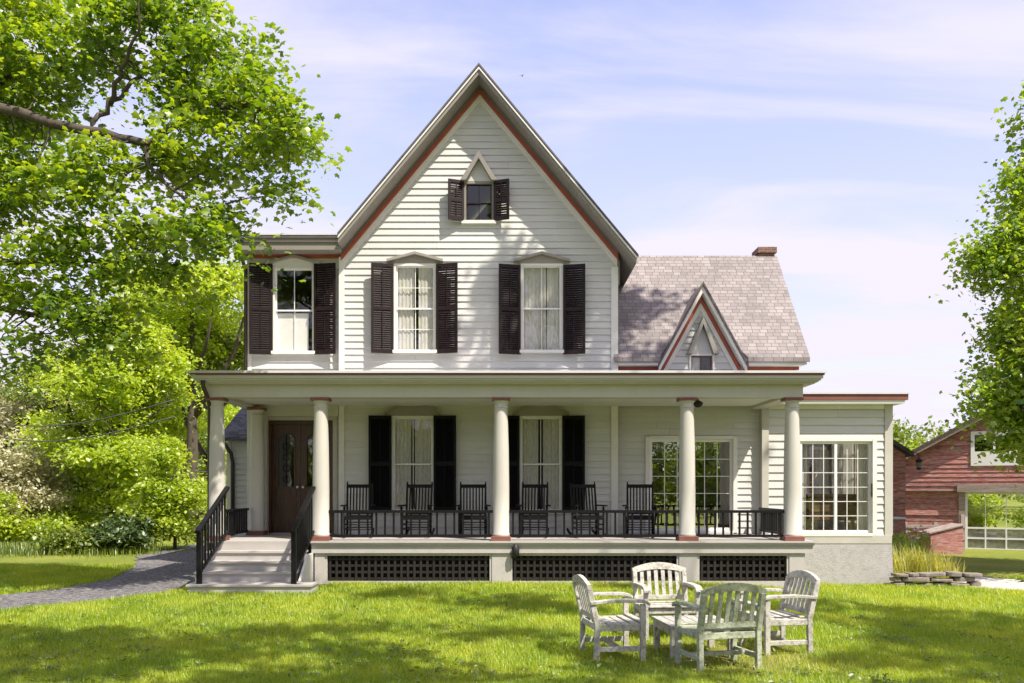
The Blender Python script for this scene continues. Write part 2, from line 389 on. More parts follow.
# openings
def win_rect(px0, px1, py0, py1, y): return (X(px0, y), X(px1, y), Z(py1, y), Z(py0, y))
W_attic = win_rect(464, 494, 182, 222, YM)
W_ul = win_rect(273.5, 315, 267, 352, YL)
W_um = win_rect(394, 436.5, 264, 351, YM)
W_ur = win_rect(520.5, 563, 264, 351, YM)
W_lm = win_rect(392, 434, 416, 511, YM)
W_lr = win_rect(519.5, 562, 416, 511, YM)
W_dorm = win_rect(689, 714, 354, 373, YW)
D_wing = (X(647, YW), X(735, YW), FL + .02, Z(437, YW))
D_sun = (X(797, YS), X(874, YS), .80, Z(439, YS))
D_door = (X(268, YL), X(333, YL), FL + .02, Z(420.5, YL))

lim_main = lambda z: ((max(XM0, RX - (RZ - .50 - z) / SL)), (min(XM1, RX + (RZ - .50 - z) / SL))) if z < RZ - .5 else (RX, RX)
clap('wall', 'siding', house, front(YM), FL, RZ - .52, lim_main, [W_attic, W_um, W_ur, W_lm, W_lr])
clap('wall', 'siding', house, front(YL), FL, 7.2, lambda z: (XL, XM0), [W_ul, D_door])
DX, DZ, DS = X(703, 2.36), Z(283, 2.36), 1.82
def lim_wing(z):
    if z < 4.58: return (XM1, XW1)
    h = max(0, (DZ - .42 - z) / DS); return (DX - h, DX + h)
clap('wall', 'siding', house, front(YW), FL, 4.58, lim_wing, [D_wing, W_dorm])
clap('wall', 'siding', house, front(YW), 4.58, DZ - .43, lim_wing, [W_dorm], zb=FL + .147 * 25)
clap('wall', 'siding', house, front(YS), .80, 3.72, lambda z: (5.68, XS1), [D_sun], course=.175)
# sunroom: side and back walls with their own glazing
S_b1, S_b2 = (6.0, 7.1, 1.0, 3.0), (7.25, 8.3, 1.0, 3.0)
S_r = (2.8, 5.9, .95, 3.3)
clap('wall', 'siding', house, back(6.2), .80, 3.72, lambda z: (5.68, XS1), [S_b1, S_b2])
clap('wall', 'siding', house, right(XS1), .80, 3.72, lambda z: (YS, 6.2), [S_r])
clap('wall', 'siding', house, left(XL), 0, 7.2, lambda z: (YL, 8.2))
clap('wall', 'siding', house, back(8.2), 0, 7.0, lambda z: (XL, XM0))
lim_mb = lambda z: (XM0, XM1) if z < 6.9 else (RX - max(0, (RZ - .3 - z) / SL), RX + max(0, (RZ - .3 - z) / SL))
clap('wall', 'siding', house, back(10.2), 0, RZ - .3, lim_mb)
clap('wall', 'siding', house, right(XM1), 0, 6.65, lambda z: (YW + .03, 10.2))
clap('wall', 'siding', house, left(XM0), 3.9, 7.2, lambda z: (8.2, 10.2))
lim_g = lambda z: (YW, 6.9) if z < 4.5 else (4.77 - max(0, (7.4 - z) / 1.2), 4.77 + max(0, (7.4 - z) / 1.2))
clap('wall', 'siding', house, right(XW1), 3.9, 7.4, lim_g)
clap('wall', 'siding', house, back(6.9), 0, 4.5, lambda z: (XM1 + .1, XW1))
# interior surfaces: floors and partitions so that rooms are real and dark
mb = MB().use('room_floor')
mb.box(XL + .1, XM1 - .05, YM + .15, 8.0, FL - .1, FL - .01)
mb.box(XM1 + .05, 6.2, YW + .1, 6.7, FL - .1, FL - .01)
mb.use('step_paint').box(5.75, XS1 - .1, YS + .08, 6.1, .68, .78)
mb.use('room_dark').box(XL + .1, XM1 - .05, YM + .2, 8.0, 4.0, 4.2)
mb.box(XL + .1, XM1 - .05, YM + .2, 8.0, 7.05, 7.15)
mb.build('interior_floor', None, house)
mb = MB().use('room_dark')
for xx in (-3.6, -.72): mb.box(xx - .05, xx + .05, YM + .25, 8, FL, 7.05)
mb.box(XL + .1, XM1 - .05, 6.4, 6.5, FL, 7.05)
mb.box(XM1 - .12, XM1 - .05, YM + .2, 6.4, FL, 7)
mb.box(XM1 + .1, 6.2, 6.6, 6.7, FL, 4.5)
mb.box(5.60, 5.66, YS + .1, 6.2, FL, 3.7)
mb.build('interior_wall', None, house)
mb = MB().use('room_wall'); mb.box(5.7, XS1 - .05, YS + .1, 6.15, 3.60, 3.66); mb.build('sunroom_ceiling', None, house)

# foundation
mb = MB().use('plaster')
xf0 = 5.62
mb.idx([(xf0, 2.45, .62), (XS1 + .02, 2.45, .62), (XS1 + .02, 6.2, .62), (xf0, 6.2, .62), (xf0, 2.40, -.6), (XS1 + .06, 2.40, -.6), (XS1 + .06, 6.2, -.6), (xf0, 6.2, -.6)],
       [(0, 1, 2, 3), (7, 6, 5, 4), (0, 4, 5, 1), (1, 5, 6, 2), (2, 6, 7, 3), (3, 7, 4, 0)])
mb.box(XL + .02, xf0 - .01, 2.62, 8.1, -.6, FL - .11)
mb.build('foundation', None, house)
MB().use('trim').box(5.84, XS1 + .02, YS - .06, YS + .1, .621, .80).build('water_table', None, house)
# corner boards
def piece(name, m, parent, *b): return MB().use(m).box(*b).build(name, None, parent)
piece('corner_board', 'white_trim', house, 2.19, XM1 + .02, YM - .045, YM + .1, FL, roofz(XM1) - .56)
piece('corner_board', 'white_trim', house, XM0 - .02, XM0 + .10, YM - .045, YM + .14, FL, 6.95)
piece('corner_board', 'white_trim', house, XL - .045, XL + .05, YL - .04, YL + .1, FL, 7.0)
piece('corner_board', 'trim', house, 5.54, 5.69, YS - .06, YS + .12, FL, 3.66)
piece('corner_board', 'trim', house, XS1 - .13, XS1 + .045, YS - .045, YS + .1, .80, 3.70)
# frieze boards: left wing, sunroom top
piece('frieze', 'white_trim', house, XL + .05, XM0 - .02, YL - .042, YL + .1, 6.73, 7.06)
piece('frieze', 'white_trim', house, 5.7, XS1 - .14, YS - .042, YS + .1, 3.60, 3.70)

# ---- main gable roof
def slope_band(mb, cx, topz, sl, o0, o1, xa, xb, y0, y1):
    """band following a gable slope between horizontal distances xa..xb from the ridge, both sides if xa==0"""
    pass
def gable_poly(cx, tz, sl, lo, hi, o0, o1):
    zt = lambda x: tz - sl * abs(x - cx)
    return [(lo, zt(lo) - o0), (cx, tz - o0), (hi, zt(hi) - o0), (hi, zt(hi) - o1), (cx, tz - o1), (lo, zt(lo) - o1)]
XRL, XRR = -3.73, 2.69
roof = MB().use('shingle_side').prism(gable_poly(RX, RZ, SL, XRL, XRR, 0, .07), 1.78, 10.6).build('roof', None, house)
MB().use('brick').box(X(757, 4.95), X(772, 4.95), 4.75, 5.25, 7.0, 7.66).box(X(755.5, 4.95), X(774, 4.95), 4.70, 5.30, 7.66, 7.80).build('chimney', None, roof)
MB().use('drip_edge').prism(gable_poly(RX, RZ + .022, SL, XRL - .01, XRR + .02, 0, .05), 1.755, 1.80).build('drip_edge', None, roof)
mb = MB().use('taupe')
mb.prism(gable_poly(RX, RZ, SL, XRL, XRR - .02, .072, .20), 1.80, 10.55)
mb.use('white_trim').prism(gable_poly(RX, RZ, SL, XRL, XRR - .01, .055, .10), 1.765, 1.798)
mb.build('rake_soffit', None, roof)
mb = MB().use('white_trim').prism(gable_poly(RX, RZ, SL, XM0 + .02, XM1, .40, .56), YM - .05, YM + .05)
mb.use('taupe').prism(gable_poly(RX, RZ, SL, XM0 + .02, XM1 + .02, .202, .29), YM - .06, YM + .05)
mb.build('rake_trim', None, house)
MB().use('red_trim').prism(gable_poly(RX, RZ, SL, XM0 + .04, XM1 + .02, .288, .402), YM - .10, YM + .02).build('red_moulding', None, house)
# eave frieze under right eave, along x = XM1
MB().use('taupe').box(XM1 - .0, XM1 + .06, YM, 9.9, 6.35, 6.9).build('eave_frieze', None, house)

# ---- left wing eave (low roof)
mb = MB().use('metal_roof').prism([(1.98, 7.33), (1.98, 7.36), (8.4, 7.75), (8.4, 7.70)], XL - .2, -3.76, 'x')
lw = mb.build('roof', None, house)
mb = MB().use('taupe')
mb.box(XL - .17, -3.74, 2.02, 2.10, 7.20, 7.328); mb.box(XL - .13, -3.74, 2.06, 8.3, 7.03, 7.20)
mb.use('drip_edge').box(XL - .19, -3.74, 1.99, 2.03, 7.27, 7.328)
mb.build('eave', None, lw)
MB().use('red_trim').box(XL - .05, -3.70, YL - .09, YL + .02, 6.955, 7.03).build('red_moulding', None, house)

# ---- right wing roof
wz = lambda y: 7.60 - 1.157 * abs(y - 4.77)
prof = [(2.28, wz(2.28)), (4.77, 7.60), (7.26, wz(7.26)), (7.26, wz(7.26) - .10), (4.77, 7.50), (2.28, wz(2.28) - .10)]
YD = 2.36
DX, DZ, DS, dh = X(703, YD), Z(283, YD), 1.82, .985
mb = MB().use('shingle').prism([(2.78, wz(2.78)), (4.77, 7.60), (7.26, wz(7.26)), (7.26, wz(7.26) - .10), (4.77, 7.50), (2.78, wz(2.78) - .10)], 2.25, X(810, 2.28), 'x')
for xa, xb in ((2.25, DX - dh), (DX + dh, X(810, 2.28))):
    it = dh - .60 + .04; ta, tb = (xa, xb + it) if xa < DX - dh - .01 else (xa - it, xb)
    mb.idx([(xa, 2.28, wz(2.28)), (xb, 2.28, wz(2.28)), (tb, 2.779, wz(2.779)), (ta, 2.779, wz(2.779)), (xa, 2.28, wz(2.28) - .1), (xb, 2.28, wz(2.28) - .1), (tb, 2.779, wz(2.779) - .1), (ta, 2.779, wz(2.779) - .1)],
           [(0, 1, 2, 3), (7, 6, 5, 4), (0, 4, 5, 1), (1, 5, 6, 2), (2, 6, 7, 3), (3, 7, 4, 0)])
wroof = mb.build('roof', None, house)
mb = MB().use('white_trim')
mb.prism([(2.34, wz(2.34) - .105), (4.77, 7.495), (7.2, wz(7.2) - .105), (7.2, wz(7.2) - .22), (4.77, 7.38), (2.34, wz(2.34) - .22)], 6.35, 6.50, 'x')
mb.build('rake_board', None, wroof)
piece('eave', 'white_trim', wroof, 2.34, DX - dh, 2.33, 2.62, 4.555, 4.618); piece('eave', 'white_trim', wroof, DX + dh, 6.45, 2.33, 2.62, 4.555, 4.618)
piece('red_moulding', 'red_trim', house, 2.36, DX - dh + .02, 2.56, 2.64, 4.485, 4.553); piece('red_moulding', 'red_trim', house, DX + dh - .02, 6.40, 2.56, 2.64, 4.485, 4.553)

# ---- wall dormer
dpoly = lambda lo, hi, a, b: gable_poly(DX, DZ, DS, lo, hi, a, b)
# roof slabs run back until they meet the wing roof
def dormer_slab(mb, a, b, y0, lo, hi, back_extra):
    zt = lambda x: DZ - DS * abs(x - DX)
    yb = lambda z: 4.77 - (7.60 - z) / 1.157 + back_extra
    P = []
    for o in (a, b):
        for x in (lo, DX, hi):
            P.append((x, y0, zt(x) - o)); P.append((x, max(yb(zt(x) - o), y0 + .05), zt(x) - o))
    mb.idx(P, [(0, 1, 3, 2), (2, 3, 5, 4), (6, 8, 9, 7), (8, 10, 11, 9), (0, 2, 8, 6), (2, 4, 10, 8), (0, 6, 7, 1), (4, 5, 11, 10), (1, 7, 9, 3), (3, 9, 11, 5)])
mb = MB().use('shingle_side'); dormer_slab(mb, 0, .07, YD - .02, DX - dh, DX + dh, .05)
droof = mb.build('dormer_roof', None, house)
mb = MB().use('white_trim'); dormer_slab(mb, .073, .20, YD, DX - dh + .01, DX + dh - .01, -.02); mb.build('rake_soffit', None, droof)
MB().use('drip_edge').prism(gable_poly(DX, DZ + .03, DS, DX - dh - .01, DX + dh + .01, 0, .07), YD - .045, YD - .01).build('drip_edge', None, droof)
hw = lambda o, zb: (DZ - o - zb) / DS
mb = MB().use('white_trim')
h = .93
mb.prism(gable_poly(DX, DZ, DS, DX - h, DX + h, .375, .56), YW - .05, YW + .03); mb.build('dormer_trim', None, house)
MB().use('red_trim').prism(gable_poly(DX, DZ, DS, DX - h - .02, DX + h + .02, .24, .373), YW - .09, YW + .02).build('red_moulding', None, house)

# ---- sunroom roof
mb = MB().use('metal_roof').box(6.03, X(910, 2.1), 2.10, 6.5, 3.90, 3.935).box(5.70, 6.03, 2.56, 6.5, 3.90, 3.93)
sroof = mb.build('roof', None, house)
MB().use('red_dull').box(5.75, X(909, 2.1), 2.13, 6.45, 3.775, 3.898).build('fascia', None, sroof)
MB().use('window_white').box(5.75, X(906, 2.1), 2.16, 6.4, 3.70, 3.773).build('soffit', None, sroof)

# ------------------------------------------------------------------ windows
def window(rect, y, hood='chevron', sash_rows=2, curtain=None, grid=(2, 1), cased=.075, glassm='glass', hood_w=.12, lower_curtain=None, sashm='window_white', casem='white_trim'):
    x0, x1, z0, z1 = rect
    mb = MB().use(casem); c = cased
    # casing and jamb
    mb.box(x0, x0 + c, y - .05, y + .13, z0, z1); mb.box(x1 - c, x1, y - .05, y + .13, z0, z1)
    mb.box(x0 + c, x1 - c, y - .048, y + .13, z1 - c, z1)
    w = mb.build('window', None, house)
    MB().use('white_trim').box(x0 - .05, x1 + .05, y - .11, y + .13, z0 - .055, z0 + .012).build('sill', None, w)
    a, b, lo, hi = x0 + c, x1 - c, z0 + .012, z1 - c
    mid = (lo + hi) / 2
    t = .028
    for k in range(sash_rows):
        p, q = (lo, mid + .02) if k == 0 else (mid - .02, hi)
        if sash_rows == 1: p, q = lo, hi
        yy = y + (.045 if k == 0 else .012)
        mb = MB().use(sashm)
        mb.box(a, a + t, yy, yy + .03, p, q); mb.box(b - t, b, yy, yy + .03, p, q)
        mb.box(a + t, b - t, yy, yy + .03, p, p + t); mb.box(a + t, b - t, yy, yy + .03, q - t, q)
        gx, gz = grid
        for i in range(1, gx):
            xc = a + t + (b - a - 2 * t) * i / gx; mb.box(xc - .007, xc + .007, yy + .004, yy + .026, p + t, q - t)
        for i in range(1, gz):
            zc = p + t + (q - p - 2 * t) * i / gz; mb.box(a + t, b - t, yy + .006, yy + .024, zc - .006, zc + .006)
        mb.build('sash', None, w)
        MB().use(glassm).face([(a + t, yy + .015, p + t), (b - t, yy + .015, p + t), (b - t, yy + .015, q - t), (a + t, yy + .015, q - t)]).build('glass', None, w)
    if curtain:
        mb = MB().use('curtain'); 
        for u0, u1 in curtain:
            xa, xb = a + (b - a) * u0, a + (b - a) * u1
            n = max(8, int((xb - xa) / .018)); pts = []
            for i in range(n + 1):
                u = i / n; pts.append((xa + (xb - xa) * u, y + .088 + .010 * math.sin(u * (xb - xa) * 75 + u0 * 9) + .004 * math.sin(u * 13)))
            v = [(px_, py_, lo - .0) for px_, py_ in pts] + [(px_, py_, hi + .03) for px_, py_ in pts]
            mb.idx(v, [(i, i + 1, i + n + 2, i + n + 1) for i in range(n)], True)
        mb.build('curtain', None, w)
    if lower_curtain:
        zt_ = lo + (hi - lo) * lower_curtain
        MB().use('shade_cloth').box(a + .01, b - .12, y + .085, y + .09, lo, zt_).build('blind', None, w)
    if hood == 'chevron':
        e = hood_w; xc = (x0 + x1) / 2
        mb = MB().use('hood_paint'); mb.prism([(x0 - e + .05, z1 + .002), (x1 + e - .05, z1 + .002), (x1 + e - .05, z1 + .05), (xc, z1 + .19), (x0 - e + .05, z1 + .05)], y - .04, y + .02)
        mb.prism([(x0 - e - .03, z1 + .03), (xc, z1 + .195), (x1 + e + .03, z1 + .03), (x1 + e + .03, z1 + .085), (xc, z1 + .25), (x0 - e - .03, z1 + .085)], y - .13, y + .02)
        mb.build('hood', None, w)
    elif hood == 'arch':
        e = hood_w + .04; xc = (x0 + x1) / 2; n = 14
        top = [(x0 - e + (x1 - x0 + 2 * e) * i / n, z1 + .07 + .20 * math.sin(PI * i / n) ** .8) for i in range(n + 1)]
        mb = MB().use('hood_paint'); mb.prism([(x0 - e, z1 + .003)] + [(p, q - .03) for p, q in top] + [(x1 + e, z1 + .003)], y - .045, y + .02)
        for i in range(n):
            (a0, b0), (a1, b1) = top[i], top[i + 1]
            mb.prism([(a0, b0 - .035), (a1, b1 - .035), (a1, b1 + .01), (a0, b0 + .01)], y - .11, y + .02)
        mb.build('hood', None, w)
    elif hood == 'gable':
        e = .07; xc = (x0 + x1) / 2; hgt = hood_w
        mb = MB().use('siding'); mb.prism([(x0 + .02, z1 + .003), (x1 - .02, z1 + .003), (xc, z1 + hgt - .1)], y - .05, y + .02)
        mb.use('taupe' if sashm == 'shutter_paint' else 'hood_paint')
        for s in (-1, 1):
            xe = x0 - e if s < 0 else x1 + e
            mb.prism([(xe, z1 - .02), (xc, z1 + hgt), (xc, z1 + hgt - .16), (xe - s * .12, z1 - .02)], y - .22 + .001 * s, y + .02)
        mb.build('hood', None, w)
    return w
window(W_attic, YM, 'gable', 2, None, (2, 1), .05, 'glass_low', hood_w=.62, sashm='shutter_paint', casem='taupe')  # dark sash and casing colours stand in for shade on the attic window
window(W_ul, YL, 'chevron', 2, None, (2, 1), .045, lower_curtain=.47, hood_w=.12)
window(W_um, YM, 'chevron', 2, [(0, .46), (.58, 1)], (2, 2), .05)
window(W_ur, YM, 'chevron', 2, [(0, .62), (.64, 1)], (2, 1), .05)
window(W_lm, YM, 'arch', 2, [(0, .44), (.54, 1)], (2, 1), .04, 'glass_low')
window(W_lr, YM, 'arch', 2, [(0, .44), (.56, 1)], (2, 1), .04, 'glass_low')
window(W_dorm, YW, 'gable', 1, [(0, .45)], (2, 1), .04, 'glass_low', hood_w=.80, sashm='red_dull')

# shutters: hinged at the window side, standing a little off the wall
def shutter_mesh(w, h, m):
    mb = MB().use(m); st = .055
    mb.box(0, st, -.02, .02, 0, h); mb.box(w - st, w, -.02, .02, 0, h)
    for a, b in ((0, .09), (h * .5 - .04, h * .5 + .04), (h - .07, h)): mb.box(st, w - st, -.019, .019, a, b)
    for a, b in ((.09, h * .5 - .04), (h * .5 + .04, h - .07)):
        n = int((b - a) / .047)
        for i in range(n):
            zc = a + (b - a) * (i + .5) / n
            mb.prism([(-.020, zc - .027), (-.013, zc - .027), (.020, zc + .022), (.013, zc + .022)], st, w - st, 'x')
        mb.box(w / 2 - .009, w / 2 + .009, -.036, -.021, a + .02, b - .02)
    return mb
def shutters(rect, y, w, m='shutter_paint', ang=(14, 14), zz=None, gap=0):
    x0, x1, z0, z1 = rect
    if zz: z0, z1 = zz
    h = z1 - z0
    o = shutter_mesh(w, h, m).build('shutter', None, house, (x1 + .0 + gap, y - .085, z0), rot=(0, 0, -R(ang[1])))
    mb = shutter_mesh(w, h, m)
    mb.v = [(-a, b, c) for a, b, c in mb.v]
    mb.build('shutter', None, house, (x0 - gap, y - .085, z0), rot=(0, 0, R(ang[0])))
shutters(W_attic, YM, .36, ang=(22, 22))
shutters(W_ul, YL, .50, ang=(10, 12), zz=(Z(355, YL), Z(265, YL)))
shutters(W_um, YM, .49, ang=(14, 14), zz=(Z(354, YM), Z(265, YM)))
shutters(W_ur, YM, .49, ang=(14, 14), zz=(Z(355, YM), Z(266, YM)))
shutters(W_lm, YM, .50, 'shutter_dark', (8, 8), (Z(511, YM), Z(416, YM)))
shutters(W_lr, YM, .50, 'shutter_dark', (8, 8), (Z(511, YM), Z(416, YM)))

# sliding glass doors with white grids
def slider(rect, y, cols, rows, name, glassm, gridm='window_white'):
    x0, x1, z0, z1 = rect
    mb = MB().use('white_trim'); c = .07
    mb.box(x0 - .04, x0 + c - .02, y - .06, y + .13, z0, z1); mb.box(x1 - c + .02, x1 + .04, y - .06, y + .13, z0, z1)
    mb.box(x0 + c - .02, x1 - c + .02, y - .055, y + .13, z1 - .05, z1 + .02)
    mb.box(x0 + c - .02, x1 - c + .02, y - .07, y + .13, z0 - .02, z0 + .05)
    d = mb.build(name, None, house)
    a, b, lo, hi = x0 + c - .02, x1 - c + .02, z0 + .05, z1 - .05
    mid = (a + b) / 2
    for k, (p, q) in enumerate(((a, mid + .03), (mid - .03, b))):
        yy = y - .02 + .045 * k; t = .06
        mb = MB().use(gridm)
        mb.box(p, p + t, yy, yy + .035, lo, hi); mb.box(q - t, q, yy, yy + .035, lo, hi)
        mb.box(p + t, q - t, yy, yy + .035, lo, lo + t); mb.box(p + t, q - t, yy, yy + .035, hi - t, hi)
        for i in range(1, cols):
            xc = p + t + (q - p - 2 * t) * i / cols; mb.box(xc - .007, xc + .007, yy + .006, yy + .028, lo + t, hi - t)
        for i in range(1, rows):
            zc = lo + t + (hi - lo - 2 * t) * i / rows; mb.box(p + t, q - t, yy + .008, yy + .026, zc - .007, zc + .007)
        mb.build('sash', None, d)
        MB().use(glassm).face([(p + t, yy + .017, lo + t), (q - t, yy + .017, lo + t), (q - t, yy + .017, hi - t), (p + t, yy + .017, hi - t)]).build('glass', None, d)
    return d
slider(D_wing, YW, 3, 5, 'patio_door', 'glass_door')
sd = slider(D_sun, YS, 3, 6, 'sunroom_window', 'glass_clear')
MB().use('black_paint').box(D_sun[1] - .07, D_sun[1] - .045, YS - .05, YS - .02, 1.65, 1.95).build('handle', None, sd)
# glazing in the sunroom's other walls
def plain_window(x0, x1, z0, z1, frame, n, name='window'):
    mb = MB().use('window_white')
    def bx(u0, u1, d0, d1, a, b):
        v = [frame(u, d, z) for z in (a, b) for d in (d0, d1) for u in (u0, u1)]
        mb.idx(v, [(0, 2, 3, 1), (4, 5, 7, 6), (0, 1, 5, 4), (2, 6, 7, 3), (0, 4, 6, 2), (1, 3, 7, 5)])
    bx(x0, x0 + .06, -.1, .05, z0, z1); bx(x1 - .06, x1, -.1, .05, z0, z1); bx(x0 + .06, x1 - .06, -.1, .05, z0, z0 + .06); bx(x0 + .06, x1 - .06, -.1, .05, z1 - .06, z1)
    for i in range(1, n):
        xc = x0 + (x1 - x0) * i / n; bx(xc - .03, xc + .03, -.08, .03, z0 + .06, z1 - .06)
    for i in range(1, 4):
        zc = z0 + (z1 - z0) * i / 4; bx(x0 + .06, x1 - .06, -.03, -.01, zc - .01, zc + .01)
    return mb.build(name, None, house)
plain_window(*S_b1, back(6.2), 2); plain_window(*S_b2, back(6.2), 2); plain_window(*S_r, right(XS1), 4)
# curtains hanging inside the sunroom
mb = MB().use('curtain')
for xa, xb, yy in ((7.75, 8.0, YS + .25), (6.4, 6.62, YS + .3), (6.2, 6.6, 6.0), (7.3, 7.65, 6.0), (7.85, 8.35, 6.0)):
    n = 16
    v = [(xa + (xb - xa) * i / n, yy + .03 * math.sin(i * 1.9), z) for z in (.85, 2.85) for i in range(n + 1)]
    mb.idx(v, [(i, i + 1, i + n + 2, i + n + 1) for i in range(n)], True)
for ya, yb in ((2.85, 3.55), (3.75, 4.3), (4.5, 5.1), (5.25, 5.8)):
    n = 16
    v = [(8.33 + .03 * math.sin(i * 1.9), ya + (yb - ya) * i / n, z) for z in (.85, 2.95) for i in range(n + 1)]
    mb.idx(v, [(i, i + 1, i + n + 2, i + n + 1) for i in range(n)], True)
mb.build('curtain', None, sd)

# ---- front doors
x0, x1, z0, z1 = D_door
mb = MB().use('door_wood')
mb.box(x0, x0 + .09, YL - .05, YL + .12, z0, z1); mb.box(x1 - .09, x1, YL - .05, YL + .12, z0, z1); mb.box(x0 + .09, x1 - .09, YL - .045, YL + .12, z1 - .09, z1)
df = mb.build('door_frame', None, house)
MB().use('trim').box(x0 - .12, x0 - .003, YL - .045, YL + .1, z0, z1 + .13).box(x1 + .003, x1 + .10, YL - .045, YL + .1, z0, z1 + .13).box(x0, x1, YL - .045, YL + .1, z1 + .003, z1 + .13).build('door_casing', None, house)
dw = (x1 - x0 - .18) / 2
def door_leaf(xa, flip):
    w = dw - .006; h = z1 - .09 - z0 - .01
    gx0, gx1, gz0, gz1 = w * .20, w * .80, h * .42, h * .92
    r = (gx1 - gx0) / 2
    arc = [(gx0 + r + r * math.cos(a), gz1 - r + r * math.sin(a)) for a in np.linspace(0, PI, 13)]
    mb = MB().use('door_wood')
    # stiles and rails around an arched light
    mb.box(0, gx0, 0, .045, 0, h); mb.box(gx1, w, 0, .045, 0, h); mb.box(gx0, gx1, 0, .045, gz1, h); mb.box(gx0, gx1, 0, .045, 0, gz0)
    right_ = [(gx1, gz1)] + [(gx1, gz1 - r)] + arc[1:7]; left_ = [(gx0, gz1)] + [arc[6]] + arc[7:13]
    mb.prism(right_, .001, .044); mb.prism(left_, .001, .044)
    for i in range(12):
        (a, b), (c, d) = arc[i], arc[i + 1]
        mb.bar((a, -.008, b), (c, -.008, d), .03, .03, (0, 1, 0))
    mb.bar((gx0, -.008, gz0), (gx0, -.008, gz1 - r), .03, .03, (0, 1, 0)); mb.bar((gx1, -.008, gz0), (gx1, -.008, gz1 - r), .03, .03, (0, 1, 0)); mb.bar((gx0, -.008, gz0), (gx1, -.008, gz0), .03, .03)
    # raised panels below
    mb.box(gx0 - .03, gx1 + .03, -.018, 0, h * .33, h * .41); mb.box(gx0 - .03, gx1 + .03, -.018, 0, h * .07, h * .29)
    mb.box(gx0 + .02, gx1 - .02, -.03, -.018, h * .10, h * .26)
    d = mb.build('door', None, house, (xa, YL + .02, z0 + .01))
    MB().use('glass').prism([(gx0, gz0), (gx1, gz0), (gx1, gz1 - r)] + arc[1:12] + [(gx0, gz1 - r)], .018, .024).build('glass', None, d)
    # scrolled ironwork over the glass
    mb = MB().use('black_paint'); xc = (gx0 + gx1) / 2
    for s in (-1, 1):
        for k in range(4):
            zc = gz0 + .12 + k * (gz1 - gz0 - .2) / 4
            mb.tube([(xc + s * (.02 + .075 * math.sin(t) * (1 - t / 7)), .01, zc + .06 + .085 * -math.cos(t) * (1 - t / 9)) for t in np.linspace(0, 5, 14)], .007, 5)
    mb.tube([(xc, .01, gz0), (xc, .01, gz1)], .008, 5); mb.build('grille', None, d)
    kx = .06 if flip else w - .06
    MB().use('metal_roof').lathe([(.012, 0), (.012, .03), (.03, .045), (.03, .065), (.012, .075)], 12).build('handle', None, d, (kx, 0, h * .42), rot=(PI / 2, 0, 0))
door_leaf(x0 + .093, False); door_leaf(x0 + .093 + dw, True)

# ------------------------------------------------------------------ porch
PF = -.25
XP0, XP1 = -5.97, 5.82
mb = MB().use('step_paint')
nb = 28
for i in range(nb):   # deck boards
    ya = PF - .03 + (YM + .03 - PF) * i / nb; yb = PF - .03 + (YM + .03 - PF) * (i + 1) / nb - .005
    mb.box(XP0, XP1, ya, yb, FL - .035, FL)
mb.build('porch_floor', None, house)
mb = MB().use('skirt_paint')
mb.box(-3.85, XP1 - .04, PF + .03, PF + .09, .60, FL - .037); mb.box(-3.85, XP1 - .02, PF + .002, PF + .028, FL - .085, FL - .038)
mb.box(XP1 - .10, XP1 - .04, PF + .09, 2.44, .60, FL - .037)
mb.box(XP0 + .04, XP0 + .1, PF + .09, 2.5, .0, FL - .037)
mb.build('porch_fascia', None, house)
# skirt: piers, rails and lattice panels
ys = PF + .10
cols_x = [X(p, 0) for p in (217, 321, 501, 687, 792)]
piers = [(X(315, -.15), X(325, -.15)), (X(492, -.15), X(510, -.15)), (X(679, -.15), X(697, -.15)), (X(789, -.15), X(804.5, -.15))]
mb = MB().use('skirt_paint')
for a, b in piers: mb.box(a, b, ys - .03, ys + .12, -.35, .60)
for (a0, a1), (b0, b1) in zip(piers[:-1], piers[1:]):
    mb.box(a1, b0, ys - .01, ys + .05, .545, .598); mb.box(a1, b0, ys - .01, ys + .05, -.2, .055)
    mb.box(a1, a1 + .045, ys - .012, ys + .05, .055, .545); mb.box(b0 - .045, b0, ys - .012, ys + .05, .055, .545)
mb.box(piers[-1][1] - .06, piers[-1][1], ys + .12, 2.40, -.5, .60)
mb.build('porch_skirt', None, house)
for (a0, a1), (b0, b1) in zip(piers[:-1], piers[1:]):
    mb = MB().use('lattice_paint'); xa, xb = a1 + .045, b0 - .045; st = .125
    x = xa + .03
    while x < xb: mb.box(x, min(x + .045, xb), ys + .012, ys + .022, .055, .545); x += st
    z = .08
    while z < .53: mb.box(xa, xb, ys + .024, ys + .034, z, z + .045); z += st
    mb.build('lattice', None, house)
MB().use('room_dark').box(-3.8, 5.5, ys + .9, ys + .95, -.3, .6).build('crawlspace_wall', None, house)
# columns
def column_mesh():
    h = 3.60 - FL
    prof = [(.165, .09), (.172, .11), (.165, .14), (.158, .15), (.160, h * .35), (.150, h * .65), (.128, h - .22), (.128, h - .20), (.140, h - .19), (.140, h - .165), (.126, h - .155), (.126, h - .10), (.15, h - .075), (.16, h - .06)]
    return MB().use('column_paint').lathe(prof, 28)
cm = column_mesh().build('column', None, house, (cols_x[0], 0, FL))
MB().use('red_dull').box(-.19, .19, -.19, .19, 0, .09).build('plinth', None, cm, bevel=.008)
MB().use('red_dull').box(-.175, .175, -.175, .175, 3.60 - FL - .058, 3.60 - FL - .003).build('cap', None, cm, bevel=.006)
for cx in cols_x[1:]: put(cm, house, (cx, 0, FL))
put(cm, house, (X(257, 2.1), 2.1, FL))
# half pilaster next to the back column
MB().use('trim').box(X(262, 2.45), X(268, 2.45), 2.38, 2.52, FL, 3.60).build('pilaster', None, house)
